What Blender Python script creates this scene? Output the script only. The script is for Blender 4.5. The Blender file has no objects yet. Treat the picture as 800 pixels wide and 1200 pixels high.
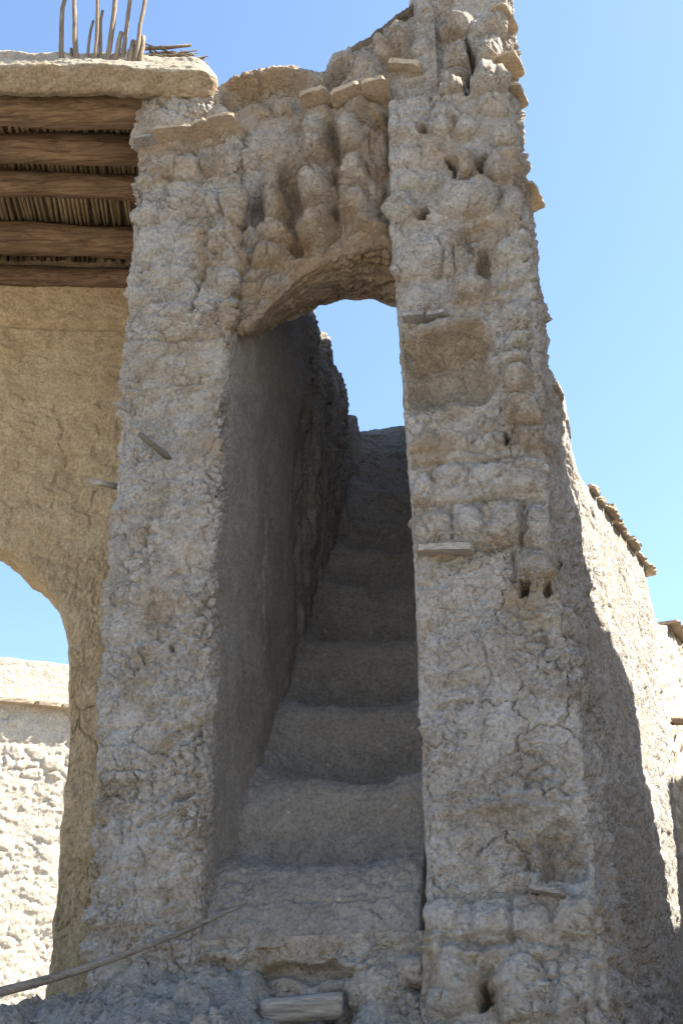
import bpy, math, random
import numpy as np
from mathutils import Vector

scene = bpy.context.scene
COL = scene.collection
random.seed(4)
RNG = np.random.default_rng(11)

# ------------------------------------------------------------------ camera
PITCH = math.radians(24.5)
ROLL = -0.02
FPX = 1500.0                       # focal length in photo pixels (photo 800 x 1200)
EYE = np.array([0.0, 0.0, 1.5])
_F = np.array([0, math.cos(PITCH), math.sin(PITCH)])
_R0 = np.array([1.0, 0, 0])
_U0 = np.array([0, -math.sin(PITCH), math.cos(PITCH)])
_R = _R0 * math.cos(ROLL) + _U0 * math.sin(ROLL)
_U = _U0 * math.cos(ROLL) - _R0 * math.sin(ROLL)
cam_d = bpy.data.cameras.new('camera')
cam = bpy.data.objects.new('camera', cam_d)
COL.objects.link(cam)
cam_d.sensor_fit = 'VERTICAL'
cam_d.sensor_height = 36.0
cam_d.lens = FPX * 36.0 / 1200.0
cam_d.clip_start = 0.05
cam_d.clip_end = 2000
from mathutils import Matrix
m = Matrix(((_R[0], _U[0], -_F[0], EYE[0]), (_R[1], _U[1], -_F[1], EYE[1]),
            (_R[2], _U[2], -_F[2], EYE[2]), (0, 0, 0, 1)))
cam.matrix_world = m
scene.camera = cam

# ------------------------------------------------------------------ light
SUN_EL = math.radians(48)
SUN_SLOPE = 0.06                 # sun direction y / x
sh = np.array([1.0, SUN_SLOPE]); sh /= np.linalg.norm(sh)
SUN = np.array([sh[0] * math.cos(SUN_EL), sh[1] * math.cos(SUN_EL), math.sin(SUN_EL)])
world = bpy.data.worlds.new('World')
scene.world = world
world.use_nodes = True
nt = world.node_tree
nt.nodes.clear()
sky = nt.nodes.new('ShaderNodeTexSky')
sky.sky_type = 'NISHITA'
sky.sun_disc = False
sky.sun_elevation = SUN_EL
sky.sun_rotation = math.atan2(SUN[0], SUN[1])
sky.altitude = 400
sky.air_density = 1.0
sky.dust_density = 1.4
sky.ozone_density = 0.7
bg = nt.nodes.new('ShaderNodeBackground')
bg.inputs['Strength'].default_value = 0.078
wo = nt.nodes.new('ShaderNodeOutputWorld')
tint = nt.nodes.new('ShaderNodeMix'); tint.data_type = 'RGBA'; tint.blend_type = 'MULTIPLY'
tint.inputs[0].default_value = 1.0; tint.inputs[7].default_value = (0.88, 0.97, 1.03, 1)
nt.links.new(sky.outputs[0], tint.inputs[6])
nt.links.new(tint.outputs[2], bg.inputs[0])
nt.links.new(bg.outputs[0], wo.inputs[0])
sd = bpy.data.lights.new('sun', 'SUN')
sd.energy = 5.0
sd.angle = math.radians(0.5)
sd.color = (1.0, 0.95, 0.86)
so = bpy.data.objects.new('sun', sd)
COL.objects.link(so)
so.rotation_euler = Vector(SUN).to_track_quat('Z', 'Y').to_euler()
vs = scene.view_settings
vs.view_transform = 'Standard'
vs.look = 'None'
vs.exposure = 2.15
vs.gamma = 1.0
vs.use_curve_mapping = False
scene.cycles.max_bounces = 8
scene.cycles.diffuse_bounces = 5
scene.cycles.use_denoising = True

# ------------------------------------------------------------------ frames
YAW = math.radians(12)
def ray(px, py):
    return _F * FPX + _R * (px - 400) + _U * (600 - py)
_r = ray(375, 800)
Q0 = EYE + _r * (4.2 / _r[1])
Q0[2] = 0
EU = np.array([math.cos(YAW), -math.sin(YAW), 0])     # along the tower front, to the right
EW = np.array([math.sin(YAW), math.cos(YAW), 0])      # into the tower
def hit(px, py, P, n):
    r = ray(px, py)
    return EYE + r * (((P - EYE) @ n) / (r @ n))
def FP(px, py, w=0.0):
    """photo pixel -> (u, z) on the tower plane at depth w"""
    P = hit(px, py, Q0 + EW * w, EW)
    return (P - Q0) @ EU, P[2]
def W3(u, w, z):
    u, w, z = np.broadcast_arrays(np.asarray(u, float), np.asarray(w, float), np.asarray(z, float))
    return Q0 + u[..., None] * EU + w[..., None] * EW + z[..., None] * np.array([0, 0, 1.0])

# ------------------------------------------------------------------ noise
def mkperm(seed):
    p = np.random.default_rng(seed).permutation(256)
    return np.concatenate([p, p, p]).astype(np.int64)
PERM = mkperm(3)
_G = np.array([[1,1,0],[-1,1,0],[1,-1,0],[-1,-1,0],[1,0,1],[-1,0,1],[1,0,-1],[-1,0,-1],[0,1,1],[0,-1,1],[0,1,-1],[0,-1,-1],[1,1,0],[-1,1,0],[0,-1,1],[0,-1,-1]], float)
def perlin(x, y, z=0.0):
    x, y, z = np.broadcast_arrays(np.asarray(x, float), np.asarray(y, float), np.asarray(z, float))
    xi = np.floor(x).astype(np.int64); yi = np.floor(y).astype(np.int64); zi = np.floor(z).astype(np.int64)
    xf, yf, zf = x - xi, y - yi, z - zi
    fx = xf**3 * (xf * (xf * 6 - 15) + 10); fy = yf**3 * (yf * (yf * 6 - 15) + 10); fz = zf**3 * (zf * (zf * 6 - 15) + 10)
    xi &= 255; yi &= 255; zi &= 255
    def g(a, b, c):
        h = PERM[PERM[PERM[(xi + a) & 255] + ((yi + b) & 255)] + ((zi + c) & 255)] & 15
        v = _G[h]
        return v[..., 0] * (xf - a) + v[..., 1] * (yf - b) + v[..., 2] * (zf - c)
    def lx(b, c):
        p = g(0, b, c); return p + fx * (g(1, b, c) - p)
    def ly(c):
        p = lx(0, c); return p + fy * (lx(1, c) - p)
    p = ly(0)
    if np.all(zf == 0): return p
    return p + fz * (ly(1) - p)
def fbm(x, y, z=0.0, o=4, gain=0.5):
    r = 0; a = 1.0; s = 1.0
    for k in range(o):
        r = r + a * perlin(x * s + 17.3 * k, y * s - 9.1 * k, z * s if np.ndim(z) else z)
        a *= gain; s *= 2.03
    return r
def worley(x, y, seed=0, jit=0.9):
    xi = np.floor(x).astype(np.int64); yi = np.floor(y).astype(np.int64)
    F1 = np.full(x.shape, 9.0); F2 = np.full(x.shape, 9.0); ID = np.zeros(x.shape)
    for i in (-1, 0, 1):
        for j in (-1, 0, 1):
            cx = xi + i; cy = yi + j
            h1 = PERM[PERM[(cx + seed * 31) & 255] + (cy & 255)]
            h2 = PERM[PERM[(cx + seed * 31 + 91) & 255] + ((cy + 57) & 255)]
            dx = cx + 0.5 + jit * (h1 / 255.0 - 0.5) - x
            dy = cy + 0.5 + jit * (h2 / 255.0 - 0.5) - y
            d = np.sqrt(dx * dx + dy * dy)
            nearer = d < F1
            F2 = np.where(nearer, F1, np.minimum(F2, d))
            ID = np.where(nearer, ((h1 * 7 + h2 * 13) % 256) / 255.0, ID)
            F1 = np.where(nearer, d, F1)
    return F1, F2, ID
def sstep(a, b, x):
    t = np.clip((x - a) / (b - a), 0, 1)
    return t * t * (3 - 2 * t)
def dome(F1, F2, w):
    e = np.clip((F2 - F1) / w, 0, 1)
    return np.sqrt(e * (2 - e))

def ridged(x, y, o=3, gain=0.55):
    r = 0; a = 1.0; q = 1.0
    for k in range(o):
        r = r + a * (np.abs(perlin(x * q + 7.7 * k, y * q - 3.3 * k)) * 2 - 0.55)
        a *= gain; q *= 2.1
    return r
def crumb(s, z, o=0.0, amp=1.0):
    amp = amp * 0.85
    """the crumbly, torn skin of weathered mud"""
    m = 0.45 + 0.9 * sstep(-0.25, 0.4, perlin(s * 3.3 + o, z * 3.3 - o))
    wx = s + 0.010 * perlin(s * 30 + o, z * 30); wz = z + 0.010 * perlin(s * 30, z * 30 - o)
    h = 0.0175 * ridged(wx * 9.5 + o, wz * 11, 3, 0.5)
    h = h + 0.0055 * ridged(wx * 34 - o, wz * 38, 2) + 0.0022 * perlin(s * 85, z * 85 + o)
    F1, F2, i1 = worley(wx / 0.045 + o, wz / 0.04, 77)
    h = h - 0.016 * (i1 > 0.86) * np.exp(-(F1 / 0.28)**2)
    vx = s + 0.016 * fbm(s * 20 + o, z * 20 + 3, o=3, gain=0.6); vz = z + 0.016 * fbm(s * 20 + 8, z * 20 - o, o=3, gain=0.6)
    F1, F2, i1 = worley(vx / 0.058 + o, vz / 0.046, 80)
    h = h - 0.021 * np.exp(-((F2 - F1) / 0.15)**2) * sstep(-0.15, 0.25, perlin(s * 5 + o, z * 5 + 2))
    F1, F2, i1 = worley(vx / 0.03 + o, vz / 0.026, 81)
    h = h - 0.009 * np.exp(-((F2 - F1) / 0.24)**2) * sstep(-0.1, 0.3, perlin(s * 6 - o, z * 6 + 12))
    F1, F2, i1 = worley(wx / 0.03 - o, wz / 0.028, 78)
    h = h + 0.006 * (i1 > 0.8) * np.sqrt(np.clip(1 - (F1 / 0.42)**2, 0, 1))
    return amp * m * h

def adobe_h(s, z, seed=1, lump=0.03, cell=(0.15, 0.11), mid=0.012, fine=0.005, und=0.02, crack=0.01, cr=1.0):
    o = seed * 13.7
    wx = s + 0.06 * fbm(s * 5 + o, z * 5, o=3) + 0.016 * fbm(s * 22 + o, z * 22, o=2)
    wz = z + 0.04 * fbm(s * 5 - o, z * 5 + 40, o=3) + 0.014 * fbm(s * 22, z * 22 + o, o=2)
    F1, F2, i1 = worley(wx / cell[0] + o, wz / cell[1], seed)
    lm = 0.25 + 0.95 * sstep(-0.28, 0.3, perlin(s * 2.7 - o, z * 2.7 + o))
    h = lump * lm * (dome(F1, F2, 0.42) - 0.6) * (0.3 + 1.0 * i1)
    F1, F2, i2 = worley(wx / 0.062 + o, wz / 0.05 + 3, seed + 1)
    mm = 0.15 + 1.1 * sstep(-0.25, 0.35, perlin(s * 4 + 9, z * 4 + o))
    h = h + 1.25 * mid * mm * (np.sqrt(dome(F1, F2, 0.55)) - 0.7) * (0.3 + i2)
    F1, F2, i3 = worley(wx / 0.026 + o, wz / 0.022 + 7, seed + 2)
    mf = 0.2 + 1.0 * sstep(-0.25, 0.4, perlin(s * 7 + 3, z * 7 - o))
    h = h + 1.2 * fine * mf * (np.sqrt(dome(F1, F2, 0.65)) - 0.7) * (0.3 + i3)
    h = h + und * fbm(s * 2.2 + o, z * 2.2, o=3) + 0.008 * fbm(s * 12 - o, z * 12, o=2)
    # thin shrinkage cracks on a coarse broken net
    wx2 = wx + 0.02 * fbm(s * 18 - o, z * 18, o=3); wz2 = wz + 0.02 * fbm(s * 18 + o, z * 18 + 4, o=3)
    F1, F2, i4 = worley(wx2 / 0.19 - o, wz2 / 0.24 + 11, seed + 5)
    c2 = np.exp(-((F2 - F1) / 0.016)**2) * sstep(0.02, 0.3, perlin(s * 3.3 - o, z * 3.3 + 15))
    F1, F2, i4 = worley(wx2 / 0.085 - o, wz2 / 0.075 + 11, seed + 6)
    c3 = np.exp(-((F2 - F1) / 0.03)**2) * sstep(0.1, 0.35, perlin(s * 4.3 + o, z * 4.3 + 25))
    h = h * 1.1
    return h - 1.5 * crack * c2 - 0.8 * crack * c3 + crumb(s, z, o, cr)

# ------------------------------------------------------------------ hand-placed relief (photo pixels -> wall metres)
def lump_list(items, w=0.0):
    out = []
    for it in items:
        cx, cy, rx, ry, a = it[:5]
        u, z = FP(cx, cy, w)
        u2, z2 = FP(cx + rx, cy, w); u3, z3 = FP(cx, cy - ry, w)
        out.append((u, z, abs(u2 - u), abs(z3 - z), a, it[5] if len(it) > 5 else 2.4))
    return out
def relief(u, z, items, seed=0, cols=None):
    """max of rounded lumps (a > 0), min of holes (a < 0)"""
    wu = u + 0.028 * fbm(u * 9 + seed, z * 9, o=4, gain=0.55)
    wz = z + 0.028 * fbm(u * 9, z * 9 + seed + 31, o=4, gain=0.55)
    H = np.zeros(u.shape); L = np.zeros(u.shape)
    for (cu, cz, ru, rz, a, p) in items:
        rho = (np.abs((wu - cu) / ru)**p + np.abs((wz - cz) / rz)**p)**(1.0 / p)
        if a > 0:
            d = a * np.clip(1 - rho**2.4, 0, 1)**0.62
            H = np.maximum(H, d)
        else:
            d = a * sstep(1.1, 0.55, rho)
            L = np.minimum(L, d)
    return H + L + (cols if cols is not None else 0)
def groove(u, z, pts, width, depth, w=0.0, seed=0):
    P = [FP(x, y, w) for x, y in pts]
    wu = u + 0.012 * fbm(u * 14 + seed, z * 14, o=3); wz = z + 0.012 * fbm(u * 14, z * 14 + 9 + seed, o=3)
    d = np.full(u.shape, 9.0)
    for (a, b) in zip(P[:-1], P[1:]):
        ax, az = a; bx, bz = b
        L2 = (bx - ax)**2 + (bz - az)**2
        t = np.clip(((wu - ax) * (bx - ax) + (wz - az) * (bz - az)) / L2, 0, 1)
        d = np.minimum(d, np.hypot(wu - ax - t * (bx - ax), wz - az - t * (bz - az)))
    return -depth * np.exp(-(d / width)**2)

# ------------------------------------------------------------------ objects
def tag(o, label=None, cat=None, group=None, kind=None):
    if label: o['label'] = label
    if cat: o['category'] = cat
    if group: o['group'] = group
    if kind: o['kind'] = kind
    return o
def empty(name, loc, label, cat, group=None):
    o = bpy.data.objects.new(name, None)
    o.empty_display_size = 0.1
    o.location = loc
    COL.objects.link(o)
    return tag(o, label, cat, group)
def link_mesh(name, verts, faces_flat, nper, mat, parent=None, smooth=True, vcol=None):
    me = bpy.data.meshes.new(name)
    verts = np.asarray(verts, float)
    p = parent; off = np.zeros(3)
    while p is not None:
        off += np.array(p.location); p = p.parent
    verts = verts - off
    me.vertices.add(len(verts))
    me.vertices.foreach_set('co', verts.ravel())
    nper = np.asarray(nper); faces_flat = np.asarray(faces_flat).ravel()
    me.loops.add(len(faces_flat))
    me.loops.foreach_set('vertex_index', faces_flat)
    me.polygons.add(len(nper))
    me.polygons.foreach_set('loop_start', np.concatenate([[0], np.cumsum(nper)[:-1]]))
    me.polygons.foreach_set('use_smooth', np.full(len(nper), smooth))
    me.update(calc_edges=True)
    me.validate()
    if isinstance(mat, (list, tuple)):
        for q in mat: me.materials.append(q)
    else:
        me.materials.append(mat)
    o = bpy.data.objects.new(name, me)
    COL.objects.link(o)
    if parent is not None: o.parent = parent
    return o
def grid_faces(nr, nc, flip=False):
    idx = np.arange(nr * nc).reshape(nr, nc)
    a, b, c, d = idx[:-1, :-1], idx[:-1, 1:], idx[1:, 1:], idx[1:, :-1]
    q = np.stack([a, b, c, d] if not flip else [a, d, c, b], -1).reshape(-1, 4)
    return q
def link_grid(name, P, mat, parent=None, flip=False, smooth=True, fresh_and_shade=None):
    nr, nc = P.shape[:2]
    q = grid_faces(nr, nc, flip)
    o = link_mesh(name, P.reshape(-1, 3), q, np.full(len(q), 4), mat, parent, smooth)
    if fresh_and_shade is not None:                       # browner tone: bare earth where crust is off, painted shade under the roof edge
        f = np.zeros((nr, nc)); f[:fresh_and_shade.shape[0], :fresh_and_shade.shape[1]] = fresh_and_shade[:nr, :nc]
        at = o.data.attributes.new('fresh_and_shade', 'FLOAT', 'POINT')
        at.data.foreach_set('value', f.ravel().astype(np.float32))
    return o
def patches(u, z, items, w=0.0, seed=0):
    wu = u + 0.05 * fbm(u * 9 + seed, z * 9, o=4); wz = z + 0.05 * fbm(u * 9, z * 9 + seed + 5, o=4)
    F = np.zeros(u.shape)
    for (cu, cz, ru, rz, a, p) in lump_list(items, w):
        rho = (np.abs((wu - cu) / ru)**p + np.abs((wz - cz) / rz)**p)**(1.0 / p)
        F = np.maximum(F, a * sstep(1.15, 0.75, rho))
    return np.clip(F + 0.7 * sstep(0.16, 0.42, fbm(u * 4.3 + seed, z * 5.1, o=5, gain=0.6)), 0, 1)
def grid_normals(P):
    du = np.gradient(P, axis=1); dv = np.gradient(P, axis=0)
    n = np.cross(du, dv)
    n /= np.maximum(np.linalg.norm(n, axis=-1, keepdims=True), 1e-9)
    return n
def smooth_cols(P, k):
    if k <= 0: return P
    ker = np.ones(2 * k + 1) / (2 * k + 1)
    pad = np.concatenate([np.repeat(P[:, :1], k, 1), P, np.repeat(P[:, -1:], k, 1)], 1)
    cs = np.cumsum(np.concatenate([np.zeros_like(pad[:, :1]), pad], 1), 1)
    out = (cs[:, 2 * k + 1:] - cs[:, :-2 * k - 1]) / (2 * k + 1)
    out[:, 0] = P[:, 0]; out[:, -1] = P[:, -1]
    return out
def lerp_z(tab):
    zs = np.array([t[0] for t in tab]); vs_ = np.array([t[1] for t in tab])
    o = np.argsort(zs)
    return lambda z: np.interp(z, zs[o], vs_[o])

def tube(pts, radii, seg=8, jitter=0.0, cap=True):
    pts = np.asarray(pts, float); n = len(pts)
    V = []; 
    T = np.gradient(pts, axis=0)
    for i in range(n):
        t = T[i] / np.linalg.norm(T[i])
        a = np.array([0, 0, 1.0]) if abs(t[2]) < 0.9 else np.array([1.0, 0, 0])
        x = np.cross(t, a); x /= np.linalg.norm(x); y = np.cross(t, x)
        for k in range(seg):
            th = 2 * math.pi * k / seg
            r = radii[i] * (1 + jitter * random.uniform(-1, 1))
            V.append(pts[i] + r * (math.cos(th) * x + math.sin(th) * y))
    F = []
    for i in range(n - 1):
        for k in range(seg):
            F.append((i * seg + k, i * seg + (k + 1) % seg, (i + 1) * seg + (k + 1) % seg, (i + 1) * seg + k))
    flat = [x for q in F for x in q]; nper = [4] * len(F)
    if cap:
        flat += list(range(seg))[::-1]; nper.append(seg)
        flat += [(n - 1) * seg + k for k in range(seg)]; nper.append(seg)
    return np.array(V), flat, nper
def merge(parts):
    V = []; fl = []; npz = []; off = 0
    for v, f, n in parts:
        V.append(v); fl += [x + off for x in f]; npz += list(n); off += len(v)
    return np.concatenate(V), fl, npz
def slab_box(c, ax, ay, az, hx, hy, hz, wob=0.0, n=(6, 4, 2)):
    """subdivided box with wobbling faces: centre, unit axes, half sizes"""
    V = {}; vs_ = []; fl = []
    def vid(p):
        key = tuple(np.round(p, 4))
        if key not in V:
            V[key] = len(vs_)
            q = np.array(p)
            cr = 1 - 0.10 * (abs(p[0]) > .99) * (abs(p[1]) > .99)
            j = wob * np.array([perlin(c[0] * 9 + p[0] * 2.1, c[2] * 9 + p[1] * 2.3, p[2] + k * 7.7 + 0.3) for k in range(3)])
            vs_.append(c + ax * (p[0] * hx * cr + j[0]) + ay * (p[1] * hy * cr + j[1]) + az * (p[2] * hz + 0.35 * j[2]))
        return V[key]
    nx, ny, nz = n
    gx, gy, gz = np.linspace(-1, 1, nx + 1), np.linspace(-1, 1, ny + 1), np.linspace(-1, 1, nz + 1)
    def face(A, B, f):
        for i in range(len(A) - 1):
            for j in range(len(B) - 1):
                fl.extend([vid(f(A[i], B[j])), vid(f(A[i + 1], B[j])), vid(f(A[i + 1], B[j + 1])), vid(f(A[i], B[j + 1]))])
    face(gx, gy, lambda a, b: (a, b, 1)); face(gy, gx, lambda a, b: (b, a, -1))
    face(gx, gz, lambda a, b: (a, -1, b)); face(gz, gx, lambda a, b: (b, 1, a))
    face(gy, gz, lambda a, b: (1, a, b)); face(gz, gy, lambda a, b: (-1, b, a))
    return np.array(vs_), fl, [4] * (len(fl) // 4)

# ------------------------------------------------------------------ materials
def new_mat(name):
    mt = bpy.data.materials.new(name); mt.use_nodes = True
    t = mt.node_tree; t.nodes.clear()
    out = t.nodes.new('ShaderNodeOutputMaterial'); b = t.nodes.new('ShaderNodeBsdfPrincipled')
    t.links.new(b.outputs[0], out.inputs[0])
    b.inputs['Specular IOR Level'].default_value = 0.15
    return mt, t, b
def N(t, kind, **kw):
    n = t.nodes.new(kind)
    for k, v in kw.items():
        if k.startswith('i_'): n.inputs[k[2:].replace('_', ' ')].default_value = v
        else: setattr(n, k, v)
    return n
def ramp(t, src, stops):
    r = t.nodes.new('ShaderNodeValToRGB')
    e = r.color_ramp.elements
    while len(e) < len(stops): e.new(0.5)
    for k, (p, c) in enumerate(stops):
        e[k].position = p
        e[k].color = (c, c, c, 1) if np.isscalar(c) else (*c, 1)
    t.links.new(src, r.inputs[0])
    return r.outputs[0]
def mix(t, fac, a, b, mode='MIX'):
    n = t.nodes.new('ShaderNodeMix'); n.data_type = 'RGBA'; n.blend_type = mode
    if isinstance(fac, float): n.inputs[0].default_value = fac
    else: t.links.new(fac, n.inputs[0])
    for k, v in ((6, a), (7, b)):
        if isinstance(v, tuple): n.inputs[k].default_value = (*v, 1)
        else: t.links.new(v, n.inputs[k])
    return n.outputs[2]
def math_n(t, op, a, b=None):
    n = t.nodes.new('ShaderNodeMath'); n.operation = op
    for k, v in enumerate((a, b)):
        if v is None: continue
        if isinstance(v, (int, float)): n.inputs[k].default_value = v
        else: t.links.new(v, n.inputs[k])
    return n.outputs[0]

def adobe_mat(name, pale, mid_c, dark, grit=1.0, straw=0.5, stone=0.5, bump=1.0, stain=0.5, crack=0.6):
    mt, t, b = new_mat(name)
    tc = N(t, 'ShaderNodeTexCoord'); co = tc.outputs['Object']
    def noise(scale, detail=4, rough=0.6, dist=0.0, vec=co):
        n = N(t, 'ShaderNodeTexNoise'); n.inputs['Scale'].default_value = scale; n.inputs['Detail'].default_value = detail
        n.inputs['Roughness'].default_value = rough; n.inputs['Distortion'].default_value = dist
        t.links.new(vec, n.inputs['Vector']); return n.outputs[0]
    n1 = noise(2.3, 5, 0.62, 0.4); n2 = noise(13, 5, 0.65); n3 = noise(75, 3, 0.7)
    c = ramp(t, n1, [(0.30, dark), (0.50, mid_c), (0.70, pale)])
    c2 = ramp(t, n2, [(0.32, dark), (0.52, mid_c), (0.68, pale)])
    c = mix(t, 0.5, c, c2)
    # fine grain
    g = ramp(t, n3, [(0.30, 0.52), (0.5, 1.0), (0.72, 1.35)])
    c = mix(t, 0.75 * min(1, grit), c, g, 'MULTIPLY')
    # ochre stains that have shapes of their own
    st = ramp(t, noise(1.7, 6, 0.7, 1.2), [(0.52, 0.0), (0.66, stain)])
    c = mix(t, st, c, tuple(np.array(mid_c) * np.array((1.0, 0.86, 0.66))))
    fa_ = N(t, 'ShaderNodeAttribute'); fa_.attribute_name = 'fresh_and_shade'
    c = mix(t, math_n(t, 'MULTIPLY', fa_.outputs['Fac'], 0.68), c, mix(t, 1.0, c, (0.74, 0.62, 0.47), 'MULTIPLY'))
    # chopped straw
    mp = N(t, 'ShaderNodeMapping'); mp.inputs['Scale'].default_value = (150, 150, 42); mp.inputs['Rotation'].default_value = (0.5, 0.9, 0.3)
    t.links.new(co, mp.inputs[0])
    v = N(t, 'ShaderNodeTexVoronoi'); v.feature = 'F1'; v.inputs['Scale'].default_value = 1.0
    t.links.new(mp.outputs[0], v.inputs['Vector'])
    sel = math_n(t, 'GREATER_THAN', N(t, 'ShaderNodeSeparateColor').outputs[0], 0.86)
    sepn = sel.node.inputs[0].links[0].from_node
    t.links.new(v.outputs['Color'], sepn.inputs[0])
    sf = math_n(t, 'MULTIPLY', math_n(t, 'LESS_THAN', v.outputs['Distance'], 0.33), sel)
    c = mix(t, math_n(t, 'MULTIPLY', sf, straw), c, (0.50, 0.42, 0.28))
    # pale gravel specks
    v2 = N(t, 'ShaderNodeTexVoronoi'); v2.inputs['Scale'].default_value = 38.0
    t.links.new(co, v2.inputs['Vector'])
    sp = N(t, 'ShaderNodeSeparateColor'); t.links.new(v2.outputs['Color'], sp.inputs[0])
    ss = math_n(t, 'GREATER_THAN', sp.outputs[1], 0.93)
    rad = math_n(t, 'MULTIPLY', sp.outputs[2], 0.26)
    sf2 = math_n(t, 'MULTIPLY', math_n(t, 'LESS_THAN', v2.outputs['Distance'], rad), ss)
    c = mix(t, math_n(t, 'MULTIPLY', sf2, stone), c, (0.56, 0.53, 0.48))
    t.links.new(c, b.inputs['Base Color'])
    b.inputs['Roughness'].default_value = 0.95
    # relief below the mesh resolution
    hb = math_n(t, 'MULTIPLY', noise(48, 6, 0.78), 0.026)
    hb = math_n(t, 'ADD', hb, math_n(t, 'MULTIPLY', noise(190, 3, 0.75), 0.005))
    v3 = N(t, 'ShaderNodeTexVoronoi'); v3.feature = 'DISTANCE_TO_EDGE'; v3.inputs['Scale'].default_value = 24.0
    wv = N(t, 'ShaderNodeVectorMath'); wv.operation = 'ADD'
    nv = N(t, 'ShaderNodeTexNoise'); nv.inputs['Scale'].default_value = 14.0; nv.inputs['Detail'].default_value = 3
    t.links.new(co, nv.inputs['Vector'])
    sc_ = N(t, 'ShaderNodeVectorMath'); sc_.operation = 'SCALE'; sc_.inputs['Scale'].default_value = 0.07
    t.links.new(nv.outputs['Color'], sc_.inputs[0]); t.links.new(co, wv.inputs[0]); t.links.new(sc_.outputs[0], wv.inputs[1])
    t.links.new(wv.outputs[0], v3.inputs['Vector'])
    ck = ramp(t, v3.outputs['Distance'], [(0.0, 0.0), (0.10, 1.0)])
    cm = ramp(t, noise(5, 2), [(0.40, 0.0), (0.56, 1.0)])
    ckm = math_n(t, 'MULTIPLY', math_n(t, 'SUBTRACT', 1.0, ck), cm)
    hb = math_n(t, 'SUBTRACT', hb, math_n(t, 'MULTIPLY', ckm, 0.014 * crack))
    hb = math_n(t, 'ADD', hb, math_n(t, 'MULTIPLY', sf2, 0.003))
    bp = N(t, 'ShaderNodeBump'); bp.inputs['Strength'].default_value = min(1.0, bump); bp.inputs['Distance'].default_value = 1.0
    t.links.new(hb, bp.inputs['Height']); t.links.new(bp.outputs[0], b.inputs['Normal'])
    return mt
def wood_mat(name, c1, c2, axis_scale=(60, 60, 5), rot=(0, 0, 0), rough=0.85, bump=0.5):
    mt, t, b = new_mat(name)
    tc = N(t, 'ShaderNodeTexCoord')
    mp = N(t, 'ShaderNodeMapping'); mp.inputs['Scale'].default_value = axis_scale; mp.inputs['Rotation'].default_value = rot
    t.links.new(tc.outputs['Object'], mp.inputs[0])
    n = N(t, 'ShaderNodeTexNoise'); n.inputs['Scale'].default_value = 1.0; n.inputs['Detail'].default_value = 6; n.inputs['Roughness'].default_value = 0.65; n.inputs['Distortion'].default_value = 1.0
    t.links.new(mp.outputs[0], n.inputs['Vector'])
    c = ramp(t, n.outputs[0], [(0.33, c1), (0.62, c2)])
    n2 = N(t, 'ShaderNodeTexNoise'); n2.inputs['Scale'].default_value = 3.0; n2.inputs['Detail'].default_value = 4
    t.links.new(tc.outputs['Object'], n2.inputs['Vector'])
    c = mix(t, 0.6, c, ramp(t, n2.outputs[0], [(0.3, 0.6), (0.7, 1.25)]), 'MULTIPLY')
    t.links.new(c, b.inputs['Base Color']); b.inputs['Roughness'].default_value = rough
    bp = N(t, 'ShaderNodeBump'); bp.inputs['Strength'].default_value = bump; bp.inputs['Distance'].default_value = 0.01
    t.links.new(n.outputs[0], bp.inputs['Height']); t.links.new(bp.outputs[0], b.inputs['Normal'])
    return mt

M_FRONT = adobe_mat('weathered_adobe', (0.60, 0.555, 0.50), (0.515, 0.465, 0.41), (0.335, 0.29, 0.24), stone=0.85, straw=0.6)
M_ARCH = adobe_mat('eroded_adobe', (0.55, 0.495, 0.43), (0.47, 0.405, 0.335), (0.31, 0.25, 0.19), stain=0.8, stone=0.3)
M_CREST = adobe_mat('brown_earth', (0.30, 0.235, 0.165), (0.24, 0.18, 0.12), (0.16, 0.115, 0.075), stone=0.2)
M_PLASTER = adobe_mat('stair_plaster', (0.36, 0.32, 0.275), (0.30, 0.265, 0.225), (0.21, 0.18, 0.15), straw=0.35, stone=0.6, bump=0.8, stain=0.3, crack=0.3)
M_HALL = adobe_mat('hall_plaster', (0.55, 0.43, 0.28), (0.48, 0.365, 0.225), (0.36, 0.255, 0.15), straw=0.6, stone=0.15, bump=0.6, stain=0.3, crack=0.25)
M_SUNNY = adobe_mat('pale_adobe', (0.60, 0.55, 0.47), (0.54, 0.485, 0.40), (0.44, 0.385, 0.31), stone=0.4, bump=0.55, crack=0.3)
M_RUBBLE = adobe_mat('rubble_earth', (0.50, 0.46, 0.41), (0.42, 0.38, 0.33), (0.28, 0.245, 0.205), stone=1.0, straw=0.4)
M_SLAB = adobe_mat('roof_mud', (0.44, 0.385, 0.305), (0.37, 0.315, 0.24), (0.27, 0.22, 0.155), stone=0.3, bump=0.6, crack=0.3)
M_TILE = adobe_mat('flat_brick', (0.44, 0.365, 0.27), (0.38, 0.305, 0.215), (0.28, 0.215, 0.145), straw=0.1, stone=0.1, bump=0.4, stain=0.2)
M_SLATE = adobe_mat('grey_slate', (0.34, 0.32, 0.30), (0.28, 0.26, 0.24), (0.2, 0.18, 0.17), straw=0, stone=0.1, bump=0.4, stain=0.1)
M_BEAM = wood_mat('beam_wood', (0.075, 0.045, 0.026), (0.23, 0.152, 0.09), (5, 60, 60))
M_CANE = wood_mat('cane', (0.20, 0.14, 0.075), (0.38, 0.28, 0.16), (60, 8, 60))
M_DRY = wood_mat('dry_reed', (0.11, 0.08, 0.055), (0.27, 0.205, 0.14), (90, 90, 10))
M_POLE = wood_mat('pole_wood', (0.10, 0.085, 0.07), (0.22, 0.19, 0.16), (8, 90, 90))
M_GREYWOOD = wood_mat('grey_wood', (0.16, 0.14, 0.12), (0.36, 0.32, 0.27), (8, 90, 90))
M_GROUND = M_RUBBLE

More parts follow.
